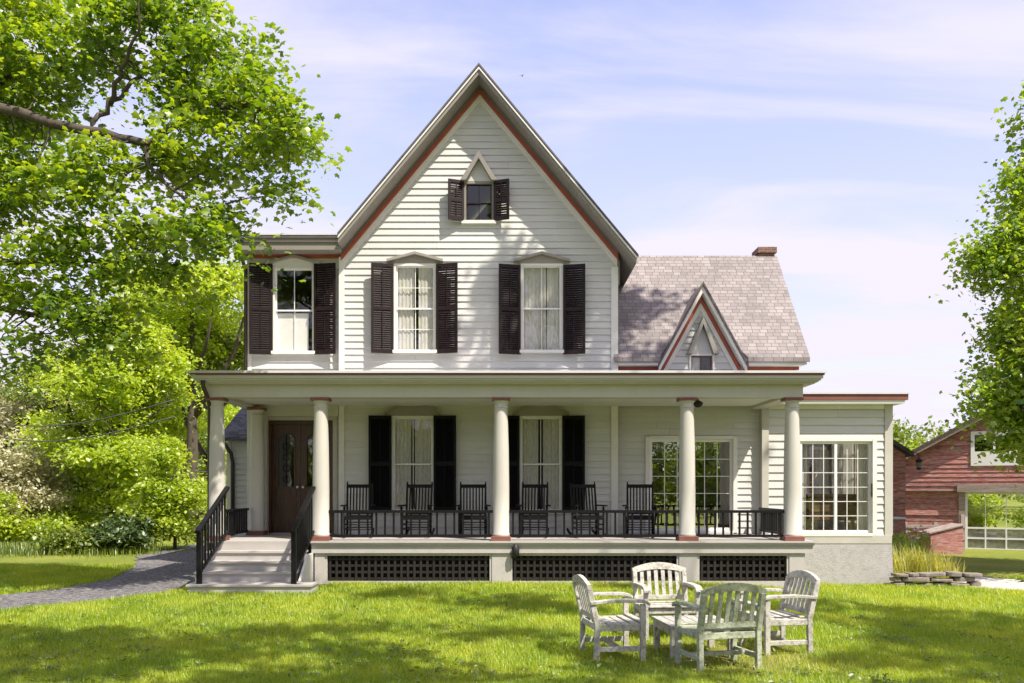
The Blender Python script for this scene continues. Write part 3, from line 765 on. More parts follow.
# beam (architrave) round the porch, ceiling
mb = MB().use('column_paint')
mb.box(-5.90, 5.61, -.15, .15, 3.60, 3.845)
mb.box(-5.89, -5.60, .15, 2.45, 3.602, 3.845); mb.box(5.30, 5.60, .15, 2.44, 3.602, 3.845)
mb.box(-5.60, XM0 - .03, 2.36, 2.50, 3.44, 3.66)
mb.build('porch_beam', None, house)
mb = MB().use('ceiling_paint')
n = 22
for i in range(n):
    mb.box(-5.60, 5.30, .15 + 2.3 * i / n, .15 + 2.3 * (i + 1) / n - .006, 3.662, 3.70)
mb.box(-5.6, 5.3, .15, 2.45, 3.701, 3.72); mb.build('porch_ceiling', None, house)
XR0, XR1 = X(188.5, -.45), X(826, -.45)
mb = MB().use('metal_roof').prism([(-.47, 4.03), (-.47, 4.075), (2.42, 4.30), (2.42, 4.15)], XR0 - .01, XR1 + .01, 'x')
pr = mb.build('porch_roof', None, house)
MB().use('red_dull').box(XR0 + .02, XR1 - .02, -.44, 2.4, 3.995, 4.028).build('red_moulding', None, pr)
mb = MB().use('column_paint')
for k, (ins, za, zb) in enumerate(((.04, 3.935, 3.993), (.07, 3.90, 3.935), (.11, 3.87, 3.90), (.16, 3.845, 3.87))):
    mb.box(XR0 + ins, XR1 - ins, -.46 + ins, 2.38, za, zb)
mb.build('cornice', None, pr)
# gutter pipe at the left corner
mb = MB().use('gutter_metal'); gx = X(207, -.2)
mb.tube([(gx - .02, -.38, 3.9), (gx - .02, -.35, 3.78), (gx, -.1, 3.55), (gx, -.05, 3.4), (gx, -.05, .15), (gx - .02, -.2, .05)], .042, 8); mb.build('downpipe', None, house)
MB().use('gutter_metal').tube([(XL - .16, 2.1, 7.1), (XL - .1, 2.4, 6.85), (XL - .07, 2.5, 6.7), (XL - .07, 2.5, 4.3)], .04, 8).build('downpipe', None, house)
# railings
def railing(a, b, y0, y1, axis):
    mb = MB().use('black_paint')
    zt, zb_ = 1.42, FL + .09
    if axis == 'x':
        mb.box(a, b, y0 - .035, y0 + .035, zt - .055, zt); mb.box(a, b, y0 - .022, y0 + .022, zb_ - .025, zb_ + .025)
    else:
        mb.box(a - .035, a + .035, y0, y1, zt - .055, zt); mb.box(a - .022, a + .022, y0, y1, zb_ - .025, zb_ + .025)
    r = mb.build('railing', None, house)
    L_ = (b - a) if axis == 'x' else (y1 - y0)
    n = max(2, int(round(L_ / .165)))
    for i in range(n):
        t = (i + .5) / n
        p = (a + L_ * t, y0, 0) if axis == 'x' else (a, y0 + L_ * t, 0)
        if i == 0:
            src = MB().use('black_paint').box(-.018, .018, -.018, .018, zb_ + .025, zt - .055).build('baluster', None, r, p)
        else:
            c = src.copy(); col.objects.link(c); c.parent = r; c.location = p
for i in (1, 2, 3): railing(cols_x[i] + .15, cols_x[i + 1] - .15, 0, 0, 'x')
railing(cols_x[4] + .05, 0, .17, 2.40, 'y'); railing(cols_x[0] + .02, 0, .17, 1.95, 'y')
# steps
sx0, sx1 = -5.72, -3.93
tread = [(.664, -.60), (.498, -.93), (.332, -1.26), (.166, -1.62)]
mb = MB().use('step_paint'); prev = PF
for k, (z, y) in enumerate(tread):
    xa, xb = (sx0, sx1) if k < 3 else (-5.66, -3.50)
    yb = prev
    if k == 3: y = -1.80
    mb.box(xa - .02, xb + .02, y - .03, yb + .02, z - .035, z)          # tread with nosing
    mb.box(xa, xb, y, y + .03, z - .20 if k < 3 else -.02, z - .036)     # riser
    mb.box(xa, xa + .04, y + .03, yb + .02, -.02, z - .036); mb.box(xb - .04, xb, y + .03, yb + .02, -.02, z - .036)
    prev = y
mb.box(sx0, sx1, PF - .03, PF, .6, FL - .037)
mb.build('front_steps', None, house)
mb = MB().use('white_trim'); mb.prism([(PF + .05, .6), (PF + .05, -.02), (-1.3, -.02), (-1.3, .14), (-.62, .6)], -3.86, -3.82, 'x'); mb.build('stair_stringer', None, house)
for hx in (-5.49, -3.83):
    ya, yb = -1.70, -.14
    za, zb2 = 1.08, 1.86
    mb = MB().use('black_paint')
    mb.bar((hx, ya - .10, za), (hx, yb, zb2), .085, .05)
    mb.bar((hx, ya, za - .78 + .05), (hx, yb, zb2 - .85), .045, .05)
    r = mb.build('stair_railing', None, house)
    MB().use('black_paint').box(hx - .04, hx + .04, ya - .04, ya + .04, .166, za + .01).build('newel', None, r)
    for i in range(9):
        t = (i + 1) / 10; y = ya + (yb - ya) * t
        b0 = za - .73 + (zb2 - .85 - za + .73) * t; b1 = za + (zb2 - za) * t + .02
        MB().use('black_paint').box(hx - .016, hx + .016, y - .016, y + .016, b0, b1).build('baluster', None, r)

# rear ell seen past the porch on the left
xe0, ye = X(229, 6.0), 6.0
clap('wall', 'siding', house, front(ye), 0, 3.15, lambda z: (xe0, XL - .03))
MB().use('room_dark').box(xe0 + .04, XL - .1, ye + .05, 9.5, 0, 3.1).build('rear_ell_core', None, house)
MB().use('slate_shingle').idx([(xe0 - .2, 5.75, 3.05), (XL, 5.75, 3.05), (XL, 8.4, 4.25), (xe0 + .6, 8.4, 4.25), (xe0 - .2, 5.75, 3.15), (XL, 5.75, 3.15), (XL, 8.4, 4.35), (xe0 + .6, 8.4, 4.35), (xe0 - .2, 9.6, 3.0)],
    [(0, 1, 5, 4), (4, 5, 6, 7), (0, 3, 2, 1), (0, 4, 7, 3), (1, 2, 6, 5), (2, 3, 7, 6), (7, 8, 4)]) if False else None
mb = MB().use('slate_shingle'); mb.prism([(5.75, 3.06), (5.75, 3.16), (8.4, 4.40), (9.8, 3.5), (9.8, 3.4), (8.4, 4.30)], xe0 - .2, XL, 'x'); er = mb.build('roof', None, house)
MB().use('white_trim').box(xe0 - .05, xe0 + .06, ye - .04, ye + .05, 0, 3.05).build('corner_board', None, house)
MB().use('gutter_metal').tube([(xe0 - .1, 5.7, 3.1), (xe0 + .1, 5.85, 2.75), (xe0 + .12, 5.92, 2.5), (xe0 + .12, 5.92, .2)], .05, 8).build('downpipe', None, house)

# porch ceiling lamp and skirt spotlight
t = thing('porch_lamp', 'small black lamp hanging from the porch ceiling beside the second column from the right', 'lamp', (X(698, .5), .5, 3.66))
MB().use('iron').lathe([(.06, -.02), (.06, 0)], 14).build('canopy', None, t)
MB().use('iron').lathe([(.015, -.07), (.015, -.02)], 8).build('stem', None, t)
MB().use('iron').lathe([(.03, -.20), (.09, -.16), (.10, -.10), (.03, -.06)], 14).build('lamp_shade', None, t)
t = thing('wall_lantern', 'small black lantern fixed to the porch skirt beside the middle column pier', 'lantern', (X(513, -.2), -.19, .5))
MB().use('iron').box(-.03, .03, -.02, .03, 0, .3).build('bracket', None, t)
MB().use('iron').lathe([(.02, .03), (.07, .06), (.075, .2), (.03, .27)], 8, (.05, -.09, 0)).build('lamp_body', None, t)

# ------------------------------------------------------------------ rocking chairs
def make_rocker(label, loc, rz):
    t = thing('rocking_chair', label, 'rocking chair', loc, rz, 'black rocking chairs on the porch'); m = 'black_paint'
    mb = MB().use(m)
    for i in range(6): mb.box(-.26, .26, -.27 + i * .085, -.27 + i * .085 + .075, .42 + .004 * abs(i - 3) - .0, .445 + .004 * abs(i - 3))
    mb.box(-.27, .27, -.285, -.255, .37, .43); mb.box(-.27, -.24, -.255, .22, .37, .42); mb.box(.24, .27, -.255, .22, .37, .42)
    mb.build('seat', None, t)
    for s in (-1, 1):
        MB().use(m).tube([(s * .255, .20, .06), (s * .255, .215, .42), (s * .26, .29, .80), (s * .262, .37, 1.10), (s * .262, .385, 1.15)], [.022, .024, .022, .02, .012], 8).build('back_post', None, t)
        MB().use(m).tube([(s * .28, -.25, .06), (s * .28, -.25, .64)], [.02, .024], 8).build('leg', None, t)
        mb = MB().use(m); mb.prism([(s * .24, .27), (s * .27, -.24), (s * .25, -.31), (s * .32, -.34), (s * .36, -.28), (s * .33, -.1), (s * .29, .27)], .645, .675, 'z'); mb.build('armrest', None, t)
        mb = MB().use(m)
        pts = [(s * .27, y, .025 + .16 * ((y + .02) / .55) ** 2 * .55) for y in np.linspace(-.46, .62, 12)]
        for a, b in zip(pts[:-1], pts[1:]): mb.bar(a, b, .03, .045)
        mb.build('rocker', None, t)
        for z in (.18, .28): MB().use(m).tube([(s * .268, -.25, z), (s * .262, .21, z)], .011, 6).build('side_rung', None, t)
    mb = MB().use(m)
    for i in range(7):
        x = -.195 + i * .065; mb.bar((x, .225, .50), (x, .365, 1.06), .03, .014, (0, 1, 0))
    mb.build('slats', None, t)
    MB().use(m).bar((-.255, .36, 1.06), (.255, .36, 1.06), .025, .075).build('top_rail', None, t); MB().use(m).bar((-.255, .228, .50), (.255, .228, .50), .025, .05).build('lower_rail', None, t)
    for z in (.17, .27):
        MB().use(m).tube([(-.28, -.25, z), (.28, -.25, z)], .012, 6).build('front_rung', None, t); MB().use(m).tube([(-.255, .205, z + .03), (.255, .205, z + .03)], .011, 6).build('rear_rung', None, t)
    return t
rk = [(359, 1.15, 6, 'black rocking chair leftmost on the porch, in front of the left dark shutter'),
      (417, 1.15, -3, 'black rocking chair in front of the curtained left ground floor window'),
      (473, 1.10, 2, 'black rocking chair against bare siding just left of the middle column'),
      (534, 1.15, -5, 'black rocking chair in front of the curtained right ground floor window'),
      (587, 1.10, 10, 'black rocking chair in front of the right shutter of the right ground floor window'),
      (640, 1.05, -8, 'black rocking chair rightmost on the porch, beside the patio door')]
proto = None
for px, y, a, lab in rk:
    loc = (X(px, y), y, FL)
    if proto is None: proto = make_rocker(lab, loc, R(a))
    else: dup(proto, loc, R(a), lab)

# ------------------------------------------------------------------ garden furniture
def make_garden_chair(label, loc, rz, m):
    t = thing('garden_chair', label, 'garden chair', loc, rz, 'weathered garden chairs round the table'); bv = .006
    W = .33
    for s in (-1, 1):
        mb = MB().use(m)
        mb.prism([(.24, 0), (.30, 0), (.29, .40), (.385, .80), (.325, .82), (.235, .42)], s * W - .028, s * W + .028, 'x'); mb.build('back_leg', None, t, bevel=bv)
        MB().use(m).box(s * W - .028, s * W + .028, -.28, -.22, 0, .62).build('front_leg', None, t, bevel=bv)
        mb = MB().use(m)
        mb.prism([(.34, .625), (.10, .645), (-.22, .640), (-.29, .625), (-.325, .60), (-.325, .632), (-.29, .66), (-.2, .678), (.1, .68), (.34, .66)], s * W - .045, s * W + .045, 'x'); mb.build('armrest', None, t, bevel=bv)
        mb = MB().use(m); mb.box(s * W - .016, s * W + .016, -.22, .245, .11, .165); mb.box(s * W - .018, s * W + .018, -.22, .24, .335, .405); mb.build('side_rail', None, t, bevel=bv)
    MB().use(m).box(-W + .03, W - .03, -.272, -.245, .33, .405).build('apron', None, t, bevel=bv); MB().use(m).box(-W + .03, W - .03, .245, .27, .33, .40).build('apron', None, t, bevel=bv)
    MB().use(m).box(-W + .017, W - .017, -.02, .03, .115, .16).build('stretcher', None, t, bevel=bv)
    mb = MB().use(m)
    for i in range(6):
        ya = -.30 + i * .092; zc = .43 - .028 * math.sin(PI * i / 5)
        mb.box(-W - .015 if 0 < i < 5 else -W + .03, W + .015 if 0 < i < 5 else W - .03, ya, ya + .074, zc - .02, zc)
    mb.build('seat', None, t, bevel=.005)
    # back: arched top rail, slats, lower rail, in the plane of the raked posts
    yb = lambda z: .262 + (z - .42) * .235
    n = 16
    top = [(-W - .03 + (2 * W + .06) * i / n) for i in range(n + 1)]
    zt = lambda x: .845 + .075 * (1 - (x / (W + .03)) ** 2)
    mb = MB().use(m)
    for i in range(n):
        a, b = top[i], top[i + 1]
        P = []
        for x in (a, b):
            hi = zt(x); lo = hi - .085 + .02 * (x / W) ** 2
            for z in (lo, hi):
                for d in (-.022, .022): P.append((x, yb(z) + d, z))
        mb.idx(P, [(0, 1, 3, 2), (4, 6, 7, 5), (0, 4, 5, 1), (2, 3, 7, 6), (0, 2, 6, 4), (1, 5, 7, 3)])
    mb.build('top_rail', None, t)
    mb = MB().use(m)
    for i in range(6):
        x = -.235 + i * .094; zz = zt(x) - .05
        mb.bar((x, yb(.47), .47), (x, yb(zz), zz), .05, .018, (0, 1, 0))
    mb.build('back_slats', None, t, bevel=.004)
    mb = MB().use(m); mb.bar((-W + .02, yb(.475), .475), (W - .02, yb(.475), .475), .03, .06); mb.build('lower_rail', None, t, bevel=bv)
    return t
gz = lambda x, y: float(ground_z(x, y))
front_chair = make_garden_chair('weathered garden chair nearest the camera, greenest with lichen, its back to the camera', (2.17, -7.98, gz(2.17, -7.98)), R(195), 'weathered_green')
c0 = make_garden_chair('weathered white garden chair at the left end of the table, facing right', (1.13, -7.38, gz(1.13, -7.38)), R(99), 'weathered')
dup(c0, (1.97, -6.02, gz(1.97, -6.02)), R(6), 'weathered white garden chair behind the low table, facing the camera')
dup(c0, (3.06, -7.0, gz(3.1, -7.0)), R(-80), 'weathered white garden chair at the right end of the table, facing left')
t = thing('garden_table', 'low square weathered wooden table between four garden chairs', 'table', (2.07, -7.2, gz(2.07, -7.2)), R(7))
mb = MB().use('weathered_grey')
for i in range(6): mb.box(-.38 + i * .128, -.38 + i * .128 + .118, -.38, .38, .355, .38)
mb.build('tabletop', None, t, bevel=.004)
for b in ((-.30, .30, -.36, -.335), (-.30, .30, .335, .36), (-.36, -.335, -.30, .30), (.335, .36, -.30, .30)): MB().use('weathered').box(*b, .27, .354).build('apron', None, t)
for sx in (-1, 1):
    for sy in (-1, 1): MB().use('weathered').box(sx * .33 - .033, sx * .33 + .033, sy * .33 - .033, sy * .33 + .033, 0, .354).build('leg', None, t, bevel=.005)

# wooden chest inside the sunroom
t = thing('chest', 'dark wooden blanket chest standing inside the sunroom behind the sliding glass', 'chest', (X(829, 3.4), 3.4, .78))
MB().use('chest_wood').box(-.55, .55, -.25, .25, .32, .86).build('body', None, t, bevel=.02)
MB().use('chest_wood').box(-.58, .58, -.28, .28, .862, .93).build('lid', None, t, bevel=.015)
for sx in (-1, 1):
    for sy in (-1, 1): MB().use('chest_wood').tube([(sx * .46, sy * .2, .0), (sx * .5, sy * .22, .15), (sx * .46, sy * .2, .33)], [.03, .05, .04], 8).build('leg', None, t)

# ------------------------------------------------------------------ ground, drive, path
def sheet(name, xs, ys, lift, m, keep=None):
    xs = np.asarray(xs); ys = np.asarray(ys); gx, gy = np.meshgrid(xs, ys)
    z = ground_z(gx, gy) + lift
    v = np.stack([gx, gy, z], -1).reshape(-1, 3); nx = len(xs)
    f = [(j * nx + i, j * nx + i + 1, (j + 1) * nx + i + 1, (j + 1) * nx + i) for j in range(len(ys) - 1) for i in range(nx - 1)]
    mb = MB().use(m); mb.idx(v.tolist(), f, True); return tag(mb.build(name), kind='structure')
gxs = np.concatenate([[-900, -400, -150, -60], np.arange(-30, 30, .5), [30, 60, 150, 400, 900]])
gys = np.concatenate([[-400, -100, -40], np.arange(-24, 30, .5), [30, 60, 150, 400, 1500]])
sheet('ground', gxs, gys, 0, 'lawn')
def ribbon(name, path, m, lift=.012):
    """path of (x, y, halfwidth)"""
    P = []
    for i in range(len(path) - 1):
        for t in np.linspace(0, 1, 10, endpoint=False): P.append([path[i][k] * (1 - t) + path[i + 1][k] * t for k in range(3)])
    P.append(list(path[-1])); v = []; nw = 8
    for i, (x, y, w) in enumerate(P):
        a = P[max(0, i - 1)]; b = P[min(len(P) - 1, i + 1)]
        d = Vector((b[0] - a[0], b[1] - a[1])).normalized(); n = Vector((-d.y, d.x)); j = 1 + .05 * math.sin(i * 1.7) + .03 * math.sin(i * 4.1)
        for k in range(nw + 1):
            u = (k / nw * 2 - 1) * w * j; xx, yy = x + n.x * u, y + n.y * u
            v.append((xx, yy, float(ground_z(xx, yy)) + lift))
    f = [(i * (nw + 1) + k, i * (nw + 1) + k + 1, (i + 1) * (nw + 1) + k + 1, (i + 1) * (nw + 1) + k) for i in range(len(P) - 1) for k in range(nw)]
    mb = MB().use(m); mb.idx(v, f, True); tag(mb.build(name), kind='structure'); return P
drive = ribbon('driveway', [(-16, -8.4, 1.3), (-11, -5.7, 1.25), (-8.4, -3.6, 1.1), (-7.2, -1.4, 1.1), (-7.0, .8, 1.1), (-7.7, 4, 1.2), (-8.7, 7, 1.4), (-9, 12, 1.6)], 'gravel_grey')
path = ribbon('gravel_path', [(25, -1.2, 1.2), (14, 1.0, 1.15), (11.0, 2.4, 1.2), (9.9, 4.5, 1.1), (9.6, 9, .9)], 'gravel_pale')
def near_path(P, x, y, m=.0):
    d = np.full(x.shape, 1e9)
    for a, b in zip(P[:-1], P[1:]):
        ax, ay, bx, by = a[0], a[1], b[0], b[1]; L2 = (bx - ax) ** 2 + (by - ay) ** 2 + 1e-9
        t = np.clip(((x - ax) * (bx - ax) + (y - ay) * (by - ay)) / L2, 0, 1)
        d = np.minimum(d, np.hypot(x - ax - t * (bx - ax), y - ay - t * (by - ay)) - (a[2] + t * (b[2] - a[2])))
    return d < m

# ------------------------------------------------------------------ numpy mesh for leaves and blades
def np_mesh(name, V, Fc, m, parent=None):
    me = bpy.data.meshes.new(name); nv = len(V); nf, k = Fc.shape
    me.vertices.add(nv); me.vertices.foreach_set('co', V.astype(np.float32).ravel())
    me.loops.add(nf * k); me.loops.foreach_set('vertex_index', Fc.astype(np.int32).ravel())
    me.polygons.add(nf); me.polygons.foreach_set('loop_start', np.arange(0, nf * k, k, dtype=np.int32)); me.polygons.foreach_set('loop_total', np.full(nf, k, np.int32))
    me.update(calc_edges=True); me.materials.append(M[m])
    o = bpy.data.objects.new(name, me); col.objects.link(o)
    if parent: o.parent = parent
    return o
MAPLE_V = np.array([(0, 0, 0), (.34, -.02, -.03), (.33, .22, -.02), (.50, .50, -.14), (.27, .60, -.02), (0, 1.0, -.18), (-.27, .60, -.02), (-.50, .50, -.14), (-.33, .22, -.02), (-.34, -.02, -.06), (0, .35, .05)])
MAPLE_F = np.array([(10, 0, 1), (10, 1, 2), (10, 2, 3), (10, 3, 4), (10, 4, 5), (10, 5, 6), (10, 6, 7), (10, 7, 8), (10, 8, 9), (10, 9, 0)])
OVAL_V = np.array([(0, 0, 0), (.30, .35, -.06), (.22, .75, -.05), (0, 1.05, -.12), (-.22, .75, -.05), (-.30, .35, -.06), (0, .5, .04)])
OVAL_F = np.array([(6, 0, 1), (6, 1, 2), (6, 2, 3), (6, 3, 4), (6, 4, 5), (6, 5, 0)])
def rand_rot(n, up=None, tilt=.6):
    """per-leaf frames: normal = mostly up with tilt, random heading"""
    nrm = rng.normal(size=(n, 3)) * tilt + (np.array([0, 0, 1.]) if up is None else up)
    nrm /= np.linalg.norm(nrm, axis=1, keepdims=True)
    a = rng.normal(size=(n, 3)); a[:, 2] -= .5
    b = a - (a * nrm).sum(1, keepdims=True) * nrm; b /= np.linalg.norm(b, axis=1, keepdims=True) + 1e-9
    c = np.cross(b, nrm)
    return np.stack([c, b, nrm], 1)
def leaves(name, P, size, m, parent, shape='maple', tilt=.6, up=None):
    Vt, Ft = (MAPLE_V, MAPLE_F) if shape == 'maple' else (OVAL_V, OVAL_F)
    n = len(P); Rm = rand_rot(n, up, tilt); s = size * rng.uniform(.5, 1.3, (n, 1, 1))
    V = (Vt[None] * s) @ Rm + P[:, None, :]
    Fc = Ft[None] + (np.arange(n) * len(Vt))[:, None, None]
    return np_mesh(name, V.reshape(-1, 3), Fc.reshape(-1, 3), m, parent)
def clusters(blobs, n_cl, rad, n_leaf, flat=.45, keep=None, shell=.35):
    """blobs: list of (center, radii). returns cluster centres and leaf points"""
    w = np.array([b[1][0] * b[1][1] * b[1][2] for b in blobs]) ** .75; w /= w.sum()
    cs = []
    for i in rng.choice(len(blobs), n_cl, p=w):
        d = rng.normal(size=3); d /= np.linalg.norm(d); r = (shell + (1 - shell) * rng.random()) ** .6
        cs.append(np.array(blobs[i][0]) + d * r * np.array(blobs[i][1]))
    cs = np.array(cs)
    if keep is not None: cs = cs[keep(cs)]
    pts = []
    for c in cs:
        k = int(n_leaf * rng.uniform(.5, 1.4)); r = rad * rng.uniform(.6, 1.3)
        d = rng.normal(size=(k, 3)) * .55; d[:, 2] *= flat
        q = c + d * r; q[:, 2] -= .25 * ((d[:, 0] ** 2 + d[:, 1] ** 2)) * r
        pts.append(q)
    return cs, np.concatenate(pts)
def twigs(mb, cs, nodes, frac, r0=.02, bend=.15):
    nodes = np.array(nodes)
    for c in cs:
        if rng.random() > frac: continue
        d = np.linalg.norm(nodes - c, axis=1) + .4 * np.maximum(0, nodes[:, 2] - c[2]); k = nodes[np.argmin(d)]
        mid = (c + k) / 2 + rng.normal(size=3) * bend * np.linalg.norm(c - k) * .6
        mb.tube([k, (k + mid) / 2 + rng.normal(size=3) * .05, mid, c], [r0, r0 * .8, r0 * .55, r0 * .25], 5)
def interp(path, n=10):
    P = []
    for a, b in zip(path[:-1], path[1:]):
        for t in np.linspace(0, 1, n, endpoint=False): P.append(np.array(a) * (1 - t) + np.array(b) * t)
    P.append(np.array(path[-1])); return P

# --- big maple reaching in from the left
def P3(px, py, d): return np.array([(px - HX) * d / F, CY + d, EYE - (py - HY) * d / F])
tx, ty = -13.2, -1.6
mt = thing('maple_tree', 'large green maple on the left with a long bare limb crossing the sky', 'tree', (tx, ty, gz(tx, ty)))
off = np.array([tx, ty, gz(tx, ty)])
mb = MB().use('bark')
limb = [np.array([tx, ty, 5.4]), P3(-60, 92, 15.5), P3(0, 106, 15.4), P3(50, 122, 15.3), P3(90, 132, 15.2), P3(145, 145, 15.1), P3(165, 132, 15), P3(200, 115, 14.9), P3(245, 105, 14.8), P3(300, 118, 14.7)]
b2 = [P3(90, 132, 15.2), P3(110, 105, 15.4), P3(140, 75, 15.6), P3(175, 52, 15.8), P3(215, 45, 15.9)]
b3 = [P3(110, 105, 15.4), P3(122, 70, 15.0), P3(138, 30, 14.6), P3(140, -20, 14.4)]
b4 = [P3(145, 145, 15.1), P3(152, 170, 14.8), P3(185, 200, 14.4), P3(205, 225, 14.3)]
b5 = [np.array([tx, ty, 4.2]), P3(-60, 250, 16), P3(0, 262, 15.8), P3(70, 262, 15.6), P3(140, 262, 15.4)]
b6 = [np.array([tx, ty, 6.6]), P3(-70, 60, 16.4), P3(0, 78, 16.6), P3(45, 75, 16.8), P3(95, 58, 17), P3(130, 20, 17)]
b7 = [P3(-60, 250, 16), P3(0, 310, 15.6), P3(60, 320, 15.4), P3(110, 330, 15.2)]
b8 = [np.array([tx, ty, 7.4]), np.array([tx + 1.5, ty - .5, 9.5]), np.array([tx + 4, ty - .6, 11.2])]
b9 = [np.array([tx, ty, 6.4]), np.array([tx - 2.5, ty + .5, 8.5]), np.array([tx - 4, ty + 1, 10])]
nodes = []
for br, ra, rb in ((limb, .115, .03), (b2, .05, .015), (b3, .045, .012), (b4, .04, .012), (b5, .12, .02), (b6, .10, .02), (b7, .07, .015), (b8, .16, .03), (b9, .16, .03)):
    P = interp(br, 4); P = [p - off + (rng.normal(size=3) * .03 if 0 < i < len(P) - 1 else 0) for i, p in enumerate(P)]
    mb.tube(P, list(np.linspace(ra, rb, len(P))), 8); nodes += P
mb.tube([(0, 0, -.3), (.02, 0, .3), (0, .05, 1.5), (.05, 0, 3.5), (0, 0, 5.5), (0, 0, 8), (.2, 0, 11)], [.62, .5, .42, .38, .34, .22, .06], 14)
blob_px = [(40, 50, 75, 50, 16.2), (150, 45, 70, 50, 15.6), (215, 75, 62, 52, 15.3), (250, 108, 48, 42, 15), (286, 130, 28, 24, 14.8), (266, 180, 24, 24, 14.7), (195, 140, 70, 38, 15), (120, 165, 70, 32, 15.2), (30, 175, 60, 35, 15.8),
           (105, 215, 75, 26, 15), (190, 222, 50, 22, 14.6), (212, 236, 24, 10, 14.5), (50, 270, 80, 42, 15.4), (150, 265, 42, 30, 15.2), (45, 325, 55, 34, 15.2), (105, 322, 34, 26, 15), (20, 110, 50, 30, 16.4), (-5, 360, 30, 18, 15.2),
           (-90, 40, 90, 80, 15.5), (-90, 220, 80, 120, 15.5), (150, -15, 70, 28, 15.6), (30, 5, 40, 20, 16.4)]
blobs = [(P3(a, b, d) - off, (c * d / F, max(.9, c * d / F * .8), e * d / F)) for a, b, c, e, d in blob_px]
blobs += [((-4, 1, 7), (3, 3, 2.5)), ((0, 2.5, 9.5), (4, 3, 2.5)), ((-3, -2, 9), (3, 3, 2.2))]
cs, pts = clusters(blobs, 1180, .58, 104, .40)
lp = np.array([p - off for p in interp(limb[1:8], 14) + interp(b2[:5], 10) + interp(b3[:3], 8) + interp(b4[:3], 8)])
dd = np.min(np.hypot(pts[:, None, 0] - lp[None, :, 0], pts[:, None, 2] - lp[None, :, 2]), axis=1) if len(pts) < 50000 else np.concatenate([np.min(np.hypot(c[:, None, 0] - lp[None, :, 0], c[:, None, 2] - lp[None, :, 2]), axis=1) for c in np.array_split(pts, 20)])
pts = pts[((dd > .16) | (pts[:, 1] > np.mean(lp[:, 1]))) & (pts[:, 0] + off[0] < -2.85)]
twigs(mb, cs, nodes, .55, .018)
mb.build('trunk', None, mt)
leaves('crown', pts, .115, 'leaf_maple', mt, tilt=.5)

# --- generic tree
def tree(name, label, x, y, h, r, m, n_cl, n_leaf, size, rad=.8, base=.25, trunk_r=.25, bark='bark', shape='oval', lean=0, group=None, cat='tree', squash=1, flat=.5, forks=5, tw=.35, blobs=None, shell=.35, nb=9):
    t = thing(name, label, cat, (x, y, gz(x, y)), 0, group)
    mb = MB().use(bark); nodes = []
    top = np.array([lean, 0, h * .8]); P = [np.array([0, 0, -.3]), np.array([0, 0, .2]), np.array([lean * .2, .05, h * .25]), np.array([lean * .6, 0, h * .55]), top]
    mb.tube(P, [trunk_r * 1.5, trunk_r * 1.1, trunk_r * .85, trunk_r * .5, trunk_r * .15], 10)
    nodes += interp(P[2:], 5)
    for k in range(forks):
        a = 2 * PI * k / forks + rng.uniform(-.4, .4); s = nodes[int(rng.integers(0, max(1, len(nodes) // 2)))]
        e = np.array([math.cos(a) * r * .65 + lean * .5, math.sin(a) * r * .65, h * rng.uniform(.55, .85)])
        m_ = (s + e) / 2 + np.array([math.cos(a), math.sin(a), 0]) * r * .12
        Q = [s, s * .6 + m_ * .4, m_, e]; mb.tube(Q, [trunk_r * .5, trunk_r * .4, trunk_r * .28, trunk_r * .1], 7); nodes += interp(Q, 4)
    if blobs is None:
        blobs = []
        zc = h * (1 + base) / 2; rz = h * (1 - base) / 2
        for k in range(int(nb * 2.2)):
            d = rng.normal(size=3); d /= np.linalg.norm(d); u = rng.uniform(.3, .95)
            blobs.append((np.array([lean + d[0] * r * u, d[1] * r * u, max(.3, zc + d[2] * rz * u * squash)]), (r * rng.uniform(.2, .36), r * rng.uniform(.2, .36), min(r, rz) * rng.uniform(.12, .24))))
    cs, pts = clusters(blobs, n_cl, rad, n_leaf, flat, shell=shell)
    twigs(mb, cs, nodes, tw, .02 if trunk_r > .1 else .008)
    mb.build('trunk', None, t); leaves('crown', pts, size, m, t, shape, .7)
    return t
# right maple
tx2, ty2 = 15.4, 4.5
d0 = ty2 - CY; o2 = np.array([tx2, ty2, gz(tx2, ty2)])
bl = []
for a, b, c, e, dd in [(1040, 110, 32, 50, 0), (1015, 190, 34, 40, -.5), (985, 255, 34, 36, -.8), (1000, 330, 32, 30, -.8), (985, 385, 30, 38, -1), (1005, 430, 30, 26, -.8), (1040, 300, 50, 80, .5), (1050, 180, 45, 60, .5), (1040, 420, 40, 50, 0), (1090, 260, 60, 120, 0), (1140, 300, 60, 110, 1), (1110, 140, 60, 70, .5), (1100, 400, 60, 60, .5), (1175, 220, 50, 90, 0), (1060, 350, 40, 60, -2)]:
    bl.append((P3(a + 24, b, d0 + dd) - o2, (c * d0 / F, c * d0 / F * 1.1, e * d0 / F)))
tree('maple_tree', 'bright green maple at the right edge, hanging in front of the red barn', tx2, ty2, 12, 4, 'leaf_bright', 1700, 78, .125, .58, trunk_r=.32, shape='maple', blobs=bl, lean=0)
